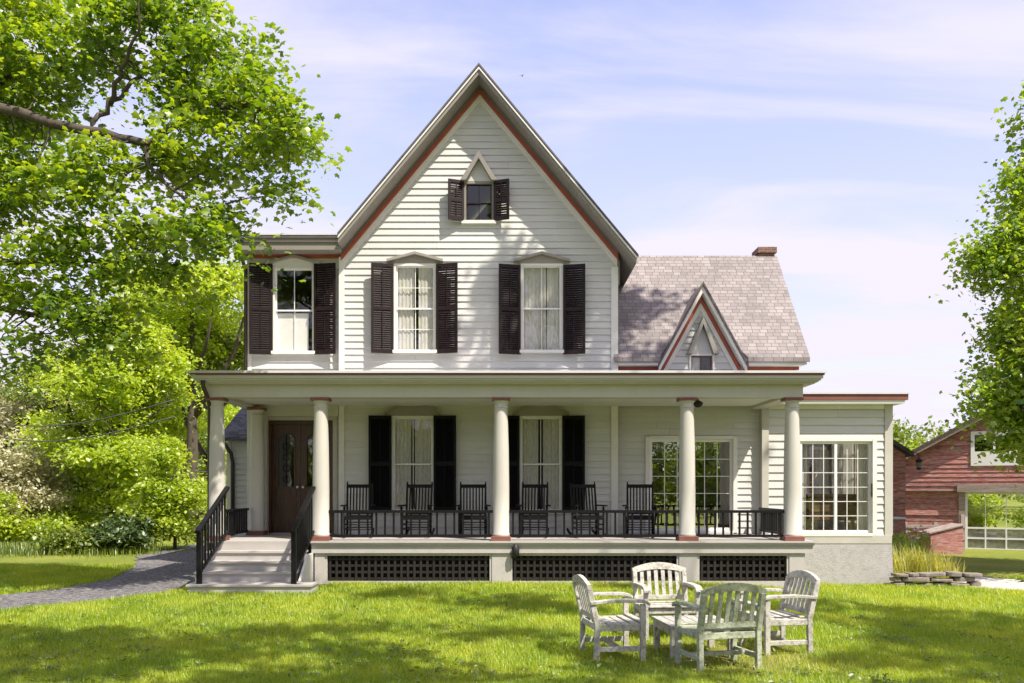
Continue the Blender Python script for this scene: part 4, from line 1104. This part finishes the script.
# trees behind on the left
def pxtree(px, d, **kw): return (px - HX) * d / F, CY + d
x, y = pxtree(112, 31); tree('young_maple', 'yellow green leafy tree in the middle of the left background, bushy to the ground', x, y, 8.0, 2.9, 'leaf_yellow', 340, 120, .15, .68, base=.02, flat=.3, trunk_r=.14, nb=13, shell=.5)
x, y = pxtree(192, 35); tree('tall_tree', 'tall yellow green tree with dark trunk rising behind the porch corner', x, y, 12.2, 3.8, 'leaf_yellow', 300, 110, .16, .85, base=.50, flat=.3, trunk_r=.26, nb=11)
x, y = pxtree(212, 39); tree('tall_tree', 'shaded tree with a forked dark trunk just left of the porch column', x, y, 10.5, 3.0, 'leaf_mid', 190, 90, .16, .8, base=.52, flat=.3, trunk_r=.3, nb=9)
x, y = pxtree(175, 27); tree('shrub', 'bright yellow green shrub beside the driveway left of the front steps', x, y, 3.4, 1.4, 'leaf_yellow', 150, 80, .12, .42, base=.0, trunk_r=.05, bark='bark', cat='shrub', nb=8)
x, y = pxtree(118, 26); tree('shrub', 'low dark green shrub at the foot of the yellow green tree', x, y, 1.1, 1.3, 'leaf_dark', 110, 40, .15, .4, base=.0, trunk_r=.04, cat='shrub', nb=6)
x, y = pxtree(75, 25.5); tree('shrub', 'low mid green shrub left of the dark green one by the drive', x, y, .8, 1.2, 'leaf_mid', 90, 40, .14, .4, base=.0, trunk_r=.04, cat='shrub', nb=6)
x, y = pxtree(25, 42); tree('pale_tree', 'thin pale cream tree at the far left edge', x, y, 8.4, 2.6, 'leaf_pale', 200, 34, .22, .8, base=.05, trunk_r=.10, bark='bark_pale', nb=9, tw=.6)
x, y = pxtree(-30, 38); tree('pale_tree', 'second thin cream tree cut by the left edge of the photo', x, y, 8.0, 2.8, 'leaf_pale', 200, 34, .22, .8, base=.05, trunk_r=.10, bark='bark_pale', nb=9, tw=.6)
x, y = pxtree(55, 48); tree('pale_tree', 'hazy light tree farthest back on the left behind the yellow green one', x, y, 8.2, 3.0, 'leaf_pale', 200, 34, .25, .9, base=.0, trunk_r=.10, bark='bark_pale', nb=9, tw=.6)
x, y = pxtree(903, 52); tree('tall_tree', 'pale leafy tree top showing between the sunroom and the barn roof', x, y, 5.2, 2.0, 'leaf_yellow', 120, 40, .22, .7, base=.1, trunk_r=.15, nb=7)
x, y = pxtree(62, 41); tree('tall_tree', 'broad green tree standing behind the yellow green one and the cream shrubs', x, y, 9.6, 3.6, 'leaf_mid', 300, 100, .17, .9, base=.05, trunk_r=.2, nb=12, flat=.3)
x, y = pxtree(160, 43); tree('tall_tree', 'yellow green tree behind the dark trunks, farthest right in the left wood', x, y, 10.8, 3.8, 'leaf_yellow', 320, 100, .18, .9, base=.05, trunk_r=.2, nb=12, flat=.3)
for px, d, h, r, m, lab in [(-25, 30, 3.6, 2.2, 'leaf_pale', 'pale cream flowering shrub at the left edge beyond the drive'), (22, 31, 4.2, 2.0, 'leaf_pale', 'pale cream flowering shrub left of the yellow green tree'), (50, 33, 3.4, 1.8, 'leaf_mid', 'mid green shrub between the cream shrubs and the yellow green tree'), (232, 36, 3.4, 1.5, 'leaf_yellow', 'yellow green shrub just behind the porch corner downpipe')]:
    x, y = pxtree(px, d); tree('shrub', lab, x, y, h, r, m, 260, 46, .13, .5, base=.0, trunk_r=.05, cat='shrub', nb=9, shell=.5)
# far woods
def woods(name, pxs, d, hlo, hhi, m, n):
    pts = []
    for k in range(n):
        px = rng.uniform(*pxs); dd = d * rng.uniform(.9, 1.25); x = (px - HX) * dd / F; y = CY + dd; h = rng.uniform(hlo, hhi); r = h * .33
        c = np.array([x, y, h * .55]); q = rng.normal(size=(700, 3)); q /= np.linalg.norm(q, axis=1, keepdims=True)
        pts.append(c + q * np.array([r, r, h * .48]) * rng.uniform(.6, 1.0, (700, 1)))
    o = leaves(name, np.concatenate(pts), .5, m, None, 'oval', .9); tag(o, 'far wood of spring trees beyond the garden', 'wood', kind='stuff')
woods('far_woods', (-420, 330), 70, 7, 11, 'leaf_mid', 75)
x, y = pxtree(10, 29); tree('shrub', 'low yellow green shrub at the far left beyond the drive', x, y, 1.7, 1.8, 'leaf_yellow', 150, 60, .13, .45, base=0, trunk_r=.04, cat='shrub', nb=7)
woods('far_woods', (860, 1300), 85, 6, 9, 'leaf_mid', 30)
pts = []
for k in range(46):
    h = rng.uniform(4.5, 12); c = np.array([rng.uniform(-42, 42), rng.uniform(-66, -48), h * .5]); q = rng.normal(size=(1300, 3)); q /= np.linalg.norm(q, axis=1, keepdims=True)
    pts.append(c + q * np.array([h * .28, h * .28, h * .5]) * rng.uniform(.5, 1.0, (1300, 1)))
tag(leaves('far_woods', np.concatenate(pts), .5, 'leaf_mid', None, 'oval', .9), 'wood behind the camera', 'wood', kind='stuff')
# weeds along the far edge of the drive
def tuft_field(name, label, pos, hgt, m, per, w=.012, spread=.25, cat='plants'):
    n = len(pos) * per; c = np.repeat(pos, per, 0) + np.concatenate([rng.normal(size=(n, 2)) * spread * .5, np.zeros((n, 1))], 1)
    h = hgt * rng.uniform(.4, 1.1, (n, 1)); a = rng.uniform(0, 2 * PI, (n, 1)); l = rng.uniform(.1, .6, (n, 1)) * h
    dx, dy = np.cos(a), np.sin(a); side = np.concatenate([-dy, dx, 0 * a], 1) * w
    b = c; mid = c + np.concatenate([dx * l * .35, dy * l * .35, h * .6], 1); top = c + np.concatenate([dx * l, dy * l, h], 1)
    V = np.stack([b - side, b + side, mid - side * .8, mid + side * .8, top], 1).reshape(-1, 3)
    i = np.arange(n)[:, None] * 5
    Fc = np.concatenate([i + np.array([[0, 1, 3]]), i + np.array([[0, 3, 2]]), i + np.array([[2, 3, 4]])])
    o = np_mesh(name, V, Fc, m); return o
pos = []
for k in range(230):
    px = rng.uniform(-30, 140); d = rng.uniform(24.5, 29); x = (px - HX) * d / F; y = CY + d; pos.append((x, y, gz(x, y)))
o = tuft_field('tall_weeds', '', np.array(pos), .26, 'leaf_mid', 22, .010, .9); tag(o, 'rough tall weeds beyond the driveway on the left', 'weeds', kind='stuff')

# --- shade trees standing behind the photographer (their shade dapples the lawn and the gable)
def shade_tree(x, y, h, blobs, label, n_cl):
    t = thing('maple_tree', label, 'tree', (x, y, gz(x, y))); o = np.array([x, y, gz(x, y)])
    mb = MB().use('bark'); P = [np.array([0, 0, -.3]), np.array([0, 0, .4]), np.array([.1, 0, h * .3]), np.array([0, .1, h * .6]), np.array([0, 0, h * .85])]
    mb.tube(P, [.7, .5, .42, .3, .1], 12); nodes = interp(P[2:], 5)
    B = []
    for c, r in blobs:
        c = np.array(c) - o; B.append((c, r)); s = nodes[int(rng.integers(0, len(nodes) // 2))]
        Q = [s, s * .5 + c * .5 + np.array([0, 0, -.4]), c]; mb.tube(Q, [.04, .03, .012], 7); nodes += interp(Q, 4)
    cs, pts = clusters(B, n_cl, .62, 78, .5); twigs(mb, cs, nodes, .4, .012); mb.build('trunk', None, t)
    leaves('crown', pts, .2, 'leaf_maple', t, 'maple', .6)
def over(gx, gy, z, r): return ((gx + .495 * z, gy - .495 * z, z), (r, r * .8, r * .45))
shade_tree(1.5, -22, 15, [over(*q) for q in ((-4.6, -7.4, 11, 1.7), (-1.6, -8.4, 11.5, 1.6), (-2.8, -5.9, 12, 1.2), (1.0, -8.8, 12, 1.4), (-7.2, -6.3, 11, 1.4), (-.4, -5.6, 12, 1.2), (.4, -3.0, 12, 1.2), (-2.4, -2.0, 11.5, .9), (-4.8, -.9, 11, 1.2), (-6.8, -8.2, 10.5, 1.3))] + [((0, -21, 12), (3.5, 3, 1.8)), ((-3, -22, 11), (3, 3, 2)), ((5, -23, 11), (3, 3, 2))],
           'large maple behind the camera shading the lawn', 250)
shade_tree(13, -14, 18, [over(*q) for q in ((3.4, -4.0, 12, 1.3), (6.0, -2.4, 12, 1.4), (6.6, -5.4, 12.5, 1.4), (4.6, -8.0, 12, 1.3), (8.6, -4.0, 13, 1.5), (2.6, -1.0, 12, 1.0))] + [((7.2, -3.4, 17.0), (1.3, 1.2, .8)), ((9.5, -4.8, 17), (1.7, 1.3, 1)), ((5.4, -2.8, 16.4), (1.3, 1.0, .7)), ((8.3, -2.6, 17.5), (1.2, 1.0, .7)), ((14, -13, 14), (3, 3, 2)), ((12.5, -17, 12), (3, 3, 2))],
           'large maple right of the camera shading the lawn and the gable', 235)

# ------------------------------------------------------------------ lawn grass
n = 740000
d = 8.0 + 13.5 * rng.random(n) ** 1.5
px = rng.uniform(-220, 1250, n)
x = (px - HX) * d / F + rng.normal(size=n) * .02; y = CY + d
keep = ~near_path(drive, x, y, .03) & ~near_path(path, x, y, .0)
keep &= ~((x > -5.75) & (x < 5.75) & (y > -.12)) & ~((x > -5.72) & (x < -3.48) & (y > -1.82)) & ~((x >= 5.6) & (x < XS1 + .07) & (y > 2.38))
worn = np.hypot(x - 2.5, y + 7.5) + rng.normal(size=n) * .35
keep &= (worn > 1.25) | (rng.random(n) < .25)
x, y = x[keep], y[keep]; n = len(x)
z = ground_z(x, y)
patch = .6 + .4 * np.sin(x * 1.9 + 2 * np.sin(y * 1.3)) * np.sin(y * 2.3 + np.sin(x))
h = (.030 + .038 * rng.random(n)) * (.75 + .45 * patch) * (1 + .35 * smooth(8, 16, y - CY)); a = rng.uniform(0, 2 * PI, n); l = h * rng.uniform(.2, 1.1, n); w = .0035 + .0022 * (y - CY - 8) / 8
dx, dy = np.cos(a), np.sin(a); c = np.stack([x, y, z], 1); sd_ = np.stack([-dy * w, dx * w, 0 * a], 1)
V = np.stack([c - sd_, c + sd_, c + np.stack([dx * l, dy * l, h], 1)], 1).reshape(-1, 3)
o = np_mesh('grass', V, np.arange(3 * n).reshape(-1, 3), 'grass_blade'); tag(o, 'short green lawn grass in front of the house', 'grass', kind='stuff')
# fallen petals and clover heads speckling the lawn
n = 1100; d = 8.2 + 9 * rng.random(n) ** 1.4; px = rng.uniform(0, 1024, n); x = (px - HX) * d / F; y = CY + d
k = ~near_path(drive, x, y, .1) & (y < -.4) & ~((x > -5.8) & (x < -3.4) & (y > -1.9)); x, y = x[k], y[k]
o = leaves('clover', np.stack([x, y, ground_z(x, y) + .055], 1), .012, 'flower_white', None, 'oval', .3); tag(o, 'tiny white clover heads scattered over the lawn', 'clover', kind='stuff')

# broad-leaved weeds in small patches
P = []
for k in range(260):
    d = 8.3 + 8 * rng.random() ** 1.3; px = rng.uniform(0, 1024); x0_ = (px - HX) * d / F; y0_ = CY + d
    m_ = int(rng.integers(8, 40)); q = rng.normal(size=(m_, 2)) * rng.uniform(.05, .22); P.append(np.stack([x0_ + q[:, 0], y0_ + q[:, 1], rng.uniform(.025, .06, m_)], 1))
P = np.concatenate(P); P = P[(P[:, 1] < -.4) & ~near_path(drive, P[:, 0], P[:, 1], .1) & ~((P[:, 0] > -5.8) & (P[:, 0] < -3.4) & (P[:, 1] > -1.95))]; P[:, 2] += ground_z(P[:, 0], P[:, 1])
tag(leaves('lawn_weeds', P, .05, 'leaf_mid', None, 'oval', .5), 'small broad leaved weeds in the lawn', 'weeds', kind='stuff')

# ------------------------------------------------------------------ right side: bed, stones, barn
# stone border
for k in range(26):
    pass
t = thing('stone_wall', 'low dry stone border of flat grey slabs in front of the flower bed', 'stone wall', (X(930, 2.2), 2.2, gz(9.5, 2.2)))
mb = MB().use('stone')
for row in range(3):
    xx = -.86 + rng.uniform(0, .1)
    while xx < .95:
        wd = rng.uniform(.18, .62); hh = rng.uniform(.075, .115); z0 = row * .105
        j = rng.uniform(-.05, .05); c = Matrix.Translation((xx + wd / 2, j, z0 + hh / 2)) @ Matrix.Rotation(rng.uniform(-.06, .06), 4, 'Y') @ Matrix.Rotation(rng.uniform(-.2, .2), 4, 'Z')
        mb.prism([(-wd / 2, -.13), (-wd * .3, -.17), (wd * .35, -.16), (wd / 2, -.05), (wd / 2, .15), (-wd / 2, .15)], -hh / 2 + .01, hh / 2 - .005, 'z', c)
        xx += wd + .02
    if row == 2: pass
mb.build('stones', None, t, bevel=.015)
# flower bed grasses
for k, (px, d, hgt, m, lab) in enumerate([(905, 20.6, .85, 'leaf_bed', 'clump of tall yellow green grass against the sunroom corner'), (925, 21.0, .75, 'leaf_bed', 'middle clump of pale yellow grass in the flower bed'), (942, 21.0, .5, 'leaf_bed', 'shortest pale grass clump at the right end of the flower bed'), (911, 22.2, .95, 'leaf_bright', 'green clump of tall stems behind the pale grass in the flower bed')]):
    x = (px - HX) * d / F; y = CY + d
    pos = np.array([(x + rng.normal() * .22, y + rng.normal() * .2, gz(x, y)) for _ in range(14)])
    o = tuft_field('ornamental_grass', lab, pos, hgt, m, 34, .011, .2); tag(o, lab, 'plant', 'grasses in the flower bed')

# shed behind the sunroom
YH = 9.0
sh = thing('shed', 'dark red shed with dark roof peeping out behind the sunroom', 'shed', (10, YH, gz(10, YH)))
g0 = gz(10, YH); xs1 = X(905, YH); rxs = X(870, YH); zr = Z(428, YH) - g0; sls = .62
szt = lambda x: zr - sls * abs(x - rxs)
clap('wall', 'barn_red', sh, lambda u, d_, z: (u - 10, -d_, z), -.1, zr - .2, lambda z: (max(8.6, rxs - (zr - .14 - z) / sls), min(xs1, rxs + (zr - .14 - z) / sls)), course=.18)
clap('wall', 'barn_red', sh, lambda u, d_, z: (xs1 - 10 + d_, u, z), -.1, szt(xs1) - .1, lambda z: (0, 4), course=.18)
MB().use('brown_roof').prism([(p - 10, q) for p, q in gable_poly(rxs, zr, sls, 8.3, xs1 + .14, 0, .12)], -.3, 4.3).build('roof', None, sh)
t = thing('lantern', 'black lantern on an iron bracket at the corner of the dark red shed', 'lantern', (X(919, YH + .2), YH + .2, Z(470, YH + .2)))
MB().use('iron').lathe([(.05, .0), (.12, .04), (.14, .40), (.19, .44), (.05, .58), (.02, .66)], 8).build('lamp_body', None, t)
MB().use('lamp_glass').lathe([(.128, .10), (.145, .36)], 8).build('lamp_glass', None, t)
MB().use('iron').tube([(0, 0, .64), (-.05, 0, .8), (-.25, 0, .85), (xs1 - X(919, YH + .2) , .0, .6)], .02, 6).build('bracket', None, t); t.scale = (.62, .62, .62)
t = thing('storage_bin', 'small dark red bin with a pale lid against the shed front', 'bin', (X(893, YH - .5), YH - .5, gz(11, YH)))
MB().use('barn_red').box(-.3, .2, -.3, .3, 0, 1.25).build('body', None, t, bevel=.01)
MB().use('metal_roof').box(-.33, .23, -.33, .33, 1.252, 1.32).build('lid', None, t, bevel=.01)

# barn
YB = 14.5; g0 = gz(16, YB)
barn = thing('barn', 'weathered red clapboard barn with glazed double doors behind the right maple', 'barn', (16, YB, g0), R(-28))
hb = lambda z: z - g0                      # heights above the barn's own ground
bx0, bxr, bsl = -3.6, 4.2, .56
bzr = hb(4.25) + bsl * (bxr - .25)
loc_ = lambda d_off=0: (lambda u, d_, z: (u, -d_ - d_off, z))
O_door = (.10, 3.3, -.02, hb(Z(492, YB)))
O_win = (.28, 1.75, hb(Z(466, YB)), hb(Z(432, YB)))
lim_b = lambda z: (max(bx0, bxr - (bzr - .2 - z) / bsl), min(2 * bxr - bx0, bxr + (bzr - .2 - z) / bsl))
zled = hb(Z(491, YB))
clap('wall', 'barn_red', barn, loc_(), -.3, zled, lim_b, [O_door], course=.21, jitter=.012)
clap('wall', 'barn_red', barn, loc_(.10), zled + .02, bzr - .25, lim_b, [O_win], course=.16, jitter=.010)
clap('wall', 'barn_red', barn, lambda u, d_, z: (bx0 - d_, u, z), -.3, bzr - bsl * (bxr - bx0) - .15, lambda z: (0, 12), course=.2)
clap('wall', 'barn_red', barn, lambda u, d_, z: (u, 12 + d_, z), -.3, 4, lim_b, [(-1, 6.0, 0, 2.9)], course=.3)
MB().use('barn_roof').prism(gable_poly(bxr, bzr, bsl, bx0 - .35, 2 * bxr - bx0 + .35, 0, .09), -.45, 12.4).build('roof', None, barn)
MB().use('barn_grey').prism(gable_poly(bxr, bzr, bsl, bx0 - .3, 2 * bxr - bx0 + .3, .092, .22), -.42, -.36).build('bargeboard', None, barn)
MB().use('barn_grey').box(O_door[0] - .25, O_door[1] + .3, -.22, .05, O_door[3] + .002, O_door[3] + .27).build('lintel', None, barn)
MB().use('barn_grey').box(bx0 + .2, O_door[0] - .27, -.16, .0, zled, zled + .05).build('ledge', None, barn)
MB().use('barn_grey').box(O_door[0] - .20, O_door[0] - .003, -.08, .1, -.3, O_door[3]).build('door_post', None, barn)
mb = MB().use('window_white')
x0, x1, z0, z1 = O_door[0], O_door[1], -.05, O_door[3]
mb.box(x0, x0 + .08, -.04, .05, z0, z1); mb.box(x1 - .08, x1, -.04, .05, z0, z1); mb.box(x0 + .08, x1 - .08, -.04, .05, z1 - .08, z1); mb.box(x0 + .08, x1 - .08, -.04, .05, z0, z0 + .08)
for k in range(1, 5):
    xc = x0 + (x1 - x0) * k / 5; mb.box(xc - .025, xc + .025, -.03, .03, z0 + .06, .74)
    mb.box(xc - .012, xc + .012, -.02, .02, .8, z1 - .08)
for zc in (.38, .74): mb.box(x0 + .08, x1 - .08, -.028, .028, zc - .03, zc + .03)
bd = mb.build('glazed_door', None, barn)
MB().use('panel_grey').box(x0 + .08, x1 - .08, .032, .05, z0 + .08, .72).build('panel', None, bd)
MB().use('glass').box(x0 + .08, x1 - .08, .0, .004, z0 + .06, z1 - .08).build('glass', None, bd)
x0, x1, z0, z1 = O_win
mb = MB().use('window_white'); mb.box(x0, x0 + .12, -.16, 0, z0, z1); mb.box(x1 - .12, x1, -.16, 0, z0, z1); mb.box(x0 + .12, x1 - .12, -.16, 0, z0, z0 + .5); mb.box(x0 + .12, x1 - .12, -.16, 0, z1 - .12, z1); mb.box((x0 + x1) / 2 - .04, (x0 + x1) / 2 + .04, -.15, 0, z0 + .5, z1 - .12)
bw = mb.build('window', None, barn); MB().use('glass').box(x0 + .12, x1 - .12, -.08, -.075, z0 + .5, z1 - .12).build('glass', None, bw)
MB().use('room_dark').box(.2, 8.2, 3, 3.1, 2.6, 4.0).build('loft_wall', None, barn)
for k, (u, v_) in enumerate(((.5, 14.5), (3.2, 15.5))):
    c_, s_ = math.cos(R(-28)), math.sin(R(-28)); xx, yy = 16 + u * c_ - v_ * s_, YB + u * s_ + v_ * c_
    tree('shrub', ('yellow green bush seen through the barn doors, the left one', 'yellow green bush seen through the barn doors, the right one')[k], xx, yy, 2.4, 1.9, 'leaf_yellow', 130, 40, .18, .5, base=0, trunk_r=.05, cat='shrub', nb=8)
# slanted red bin by the barn
yb_ = 12.0
xb0, xb1 = X(925, yb_), X(957, yb_)
t = thing('feed_bin', 'faded red wooden bin with sloping lid in front of the barn', 'bin', ((xb0 + xb1) / 2, yb_, gz(14, yb_)))
hw_ = (xb1 - xb0) / 2
MB().use('barn_red').prism([(-hw_, -.05), (hw_, -.05), (hw_, .92), (-hw_, .66)], -.4, .4).build('body', None, t)
MB().use('barn_grey').prism([(-hw_ - .05, .665), (hw_ + .05, .945), (hw_ + .05, .985), (-hw_ - .05, .705)], -.45, .45).build('lid', None, t)
# rail fence
yf = 12.9
t = thing('rail_fence', 'short grey timber rail fence in front of the barn', 'fence', (X(950, yf), yf, gz(14, yf)))
for px in (905, 935, 962):
    MB().use('barn_grey').box(X(px, yf) - X(950, yf) - .06, X(px, yf) - X(950, yf) + .06, -.06, .06, -.2, 1.25 if px == 962 else 1.0).build('post', None, t)
for z in (.4, .8): MB().use('barn_grey').box(X(903, yf) - X(950, yf), X(964, yf) - X(950, yf), -.10, -.062, z, z + .11).build('rail', None, t)
# potted flowers on the path side
for k, (px, y_, hh, lab, m) in enumerate([(899, 6.0, .55, 'dark pot of foliage at the corner behind the sunroom', 'leaf_mid'), (916, 7.0, .75, 'pot of pink and white flowers left of the faded red bin', 'flower_pink')]):
    x = X(px, y_); t = thing('flower_pot', lab, 'potted plant', (x, y_, gz(x, y_)), 0, 'flower pots by the shed')
    MB().use('clay_pot').lathe([(.14, 0), (.2, .34), (.22, .36), (.22, .40), (.17, .40)], 14).build('pot', None, t)
    q = rng.normal(size=(160, 3)); q /= np.linalg.norm(q, axis=1, keepdims=True); q = q * rng.uniform(.5, 1, (160, 1)) * np.array([.34, .34, .34]) + np.array([0, 0, .40 + hh * .5])
    leaves('foliage', q, .12, 'leaf_bright', t, 'oval', .8)
    if k == 1:
        leaves('blossoms', q[:70] * np.array([1.05, 1.05, 1]) + np.array([0, -.03, .08]), .09, 'flower_pink', t, 'oval', .8); leaves('blossoms', q[70:120] * 1.08 + np.array([0, -.03, .02]), .08, 'flower_white', t, 'oval', .8)

# overhead wires
t = thing('overhead_wires', 'two thin utility wires sagging between the background trees and the house', 'wires', (-8, 8, 3.5))
for dz in (0, .45):
    a = np.array([-1.0, -1.5, dz + .25]); b = np.array([-12, 5, dz + .9])
    MB().use('wire').tube([a * (1 - u) + b * u - np.array([0, 0, .8 * math.sin(PI * u)]) for u in np.linspace(0, 1, 14)], .018, 5).build('wire', None, t)
# a distant bird
yb_ = 40
t = MB().use('bird'); t.tube([(-.3, 0, 0), (-.15, 0, .03), (.1, 0, .02), (.3, 0, .03), (.38, 0, .03)], [.02, .07, .09, .05, .02], 8)
t.idx([(-.1, 0, .05), (.15, 0, .05), (-.2, -.5, .22), (-.35, -1.0, .12), (-.12, -.5, .22), (-.2, .5, .2), (-.35, 1, .1), (-.12, .5, .2)], [(0, 1, 4, 2), (2, 4, 3), (0, 5, 7, 1), (5, 6, 7)])
o = t.build('bird', None, None, (X(522, yb_), yb_, Z(76, yb_)), rot=(0, 0, R(60))); o.scale = (.3, .3, .3); tag(o, 'tiny dark bird flying in the sky right of the gable peak', 'bird')

# denser stand of trees across the road behind the camera, mirrored by the patio door
pts = []
for k in range(26):
    h = rng.uniform(5, 9.5); c = np.array([rng.uniform(6, 27), rng.uniform(-66, -50), h * .5]); q = rng.normal(size=(1300, 3)); q /= np.linalg.norm(q, axis=1, keepdims=True)
    pts.append(c + q * np.array([h * .28, h * .28, h * .5]) * rng.uniform(.5, 1.0, (1300, 1)))
tag(leaves('far_woods', np.concatenate(pts), .42, 'leaf_mid', None, 'oval', .9), 'wood behind the camera across from the patio door', 'wood', kind='stuff')

# ------------------------------------------------------------------ sun, sky, camera
EL, AZ = 55.0, 45.0     # azimuth to the right of the camera's back
sv = Vector((math.sin(R(AZ)) * math.cos(R(EL)), -math.cos(R(AZ)) * math.cos(R(EL)), math.sin(R(EL))))
sun = bpy.data.lights.new('sun', 'SUN'); sun.energy = 3.9; sun.angle = R(.6); sun.color = (1, .93, .80)
so = bpy.data.objects.new('sun', sun); col.objects.link(so); so.rotation_euler = sv.to_track_quat('Z', 'Y').to_euler(); so.location = (10, -10, 30)
w = bpy.data.worlds.new('World'); scene.world = w; w.use_nodes = True
nt = w.node_tree; nt.nodes.clear()
out = N(nt, 'ShaderNodeOutputWorld'); bg = N(nt, 'ShaderNodeBackground'); bg.inputs[1].default_value = .14
sky = N(nt, 'ShaderNodeTexSky'); sky.sky_type = 'NISHITA'; sky.sun_disc = False; sky.sun_elevation = R(EL); sky.sun_rotation = R(180 - AZ); sky.air_density = 1.0; sky.dust_density = 1.5; sky.ozone_density = 5
tc = N(nt, 'ShaderNodeTexCoord'); sp = N(nt, 'ShaderNodeSeparateXYZ'); L(nt, tc.outputs['Generated'], sp.inputs[0])
za = N(nt, 'ShaderNodeMath', operation='ADD'); L(nt, sp.outputs[2], za.inputs[0]); za.inputs[1].default_value = .12
zm = N(nt, 'ShaderNodeMath', operation='MAXIMUM'); L(nt, za.outputs[0], zm.inputs[0]); zm.inputs[1].default_value = .05
dx = N(nt, 'ShaderNodeMath', operation='DIVIDE'); L(nt, sp.outputs[0], dx.inputs[0]); L(nt, zm.outputs[0], dx.inputs[1])
dy = N(nt, 'ShaderNodeMath', operation='DIVIDE'); L(nt, sp.outputs[1], dy.inputs[0]); L(nt, zm.outputs[0], dy.inputs[1])
cb = N(nt, 'ShaderNodeCombineXYZ'); L(nt, dx.outputs[0], cb.inputs[0]); L(nt, dy.outputs[0], cb.inputs[1])
mp = N(nt, 'ShaderNodeMapping'); mp.inputs['Scale'].default_value = (.55, 1.5, 1); mp.inputs['Rotation'].default_value = (0, 0, R(-16)); mp.inputs['Location'].default_value = (3.1, 1.4, 0); L(nt, cb.outputs[0], mp.inputs[0])
n1 = N(nt, 'ShaderNodeTexNoise'); n1.inputs['Scale'].default_value = 1.1; n1.inputs['Detail'].default_value = 8; n1.inputs['Roughness'].default_value = .56; n1.inputs['Distortion'].default_value = .5; L(nt, mp.outputs[0], n1.inputs[0])
cl = N(nt, 'ShaderNodeMapRange'); cl.interpolation_type = 'SMOOTHSTEP'; cl.inputs['From Min'].default_value = .41; cl.inputs['From Max'].default_value = .64; L(nt, n1.outputs[0], cl.inputs[0])
hz = N(nt, 'ShaderNodeMapRange'); hz.inputs['From Min'].default_value = .50; hz.inputs['From Max'].default_value = .05; hz.inputs['To Min'].default_value = 0; hz.inputs['To Max'].default_value = 1; L(nt, sp.outputs[2], hz.inputs[0])
hp = N(nt, 'ShaderNodeMath', operation='POWER'); L(nt, hz.outputs[0], hp.inputs[0]); hp.inputs[1].default_value = 1.2
mxf = N(nt, 'ShaderNodeMath', operation='MULTIPLY_ADD'); L(nt, cl.outputs[0], mxf.inputs[0]); mxf.inputs[1].default_value = .62; 
veil = N(nt, 'ShaderNodeMath', operation='MULTIPLY_ADD'); L(nt, hp.outputs[0], veil.inputs[0]); veil.inputs[1].default_value = .62; veil.inputs[2].default_value = .22; L(nt, veil.outputs[0], mxf.inputs[2])
mxf.use_clamp = True
mx = N(nt, 'ShaderNodeMix', data_type='RGBA'); L(nt, mxf.outputs[0], mx.inputs[0]); lav = N(nt, 'ShaderNodeMix', data_type='RGBA', blend_type='MULTIPLY'); lav.inputs[0].default_value = 1; lav.inputs[7].default_value = (1.22, .97, 1.04, 1); L(nt, sky.outputs[0], lav.inputs[6]); L(nt, lav.outputs[2], mx.inputs[6]); mx.inputs[7].default_value = (3.15, 3.0, 3.38, 1)
L(nt, mx.outputs[2], bg.inputs[0]); L(nt, bg.outputs[0], out.inputs[0])
cam = bpy.data.cameras.new('camera'); cam.sensor_width = 36; cam.lens = F / 1024 * 36; cam.shift_y = (HY - 341.5) / 1024; cam.clip_end = 5000
co = bpy.data.objects.new('camera', cam); col.objects.link(co); co.location = (0, CY, EYE); co.rotation_euler = (PI / 2, 0, 0); scene.camera = co
scene.view_settings.view_transform = 'Standard'; scene.view_settings.look = 'None'; scene.view_settings.exposure = 1.10; scene.view_settings.gamma = 1
scene.render.resolution_x = 1024; scene.render.resolution_y = 683
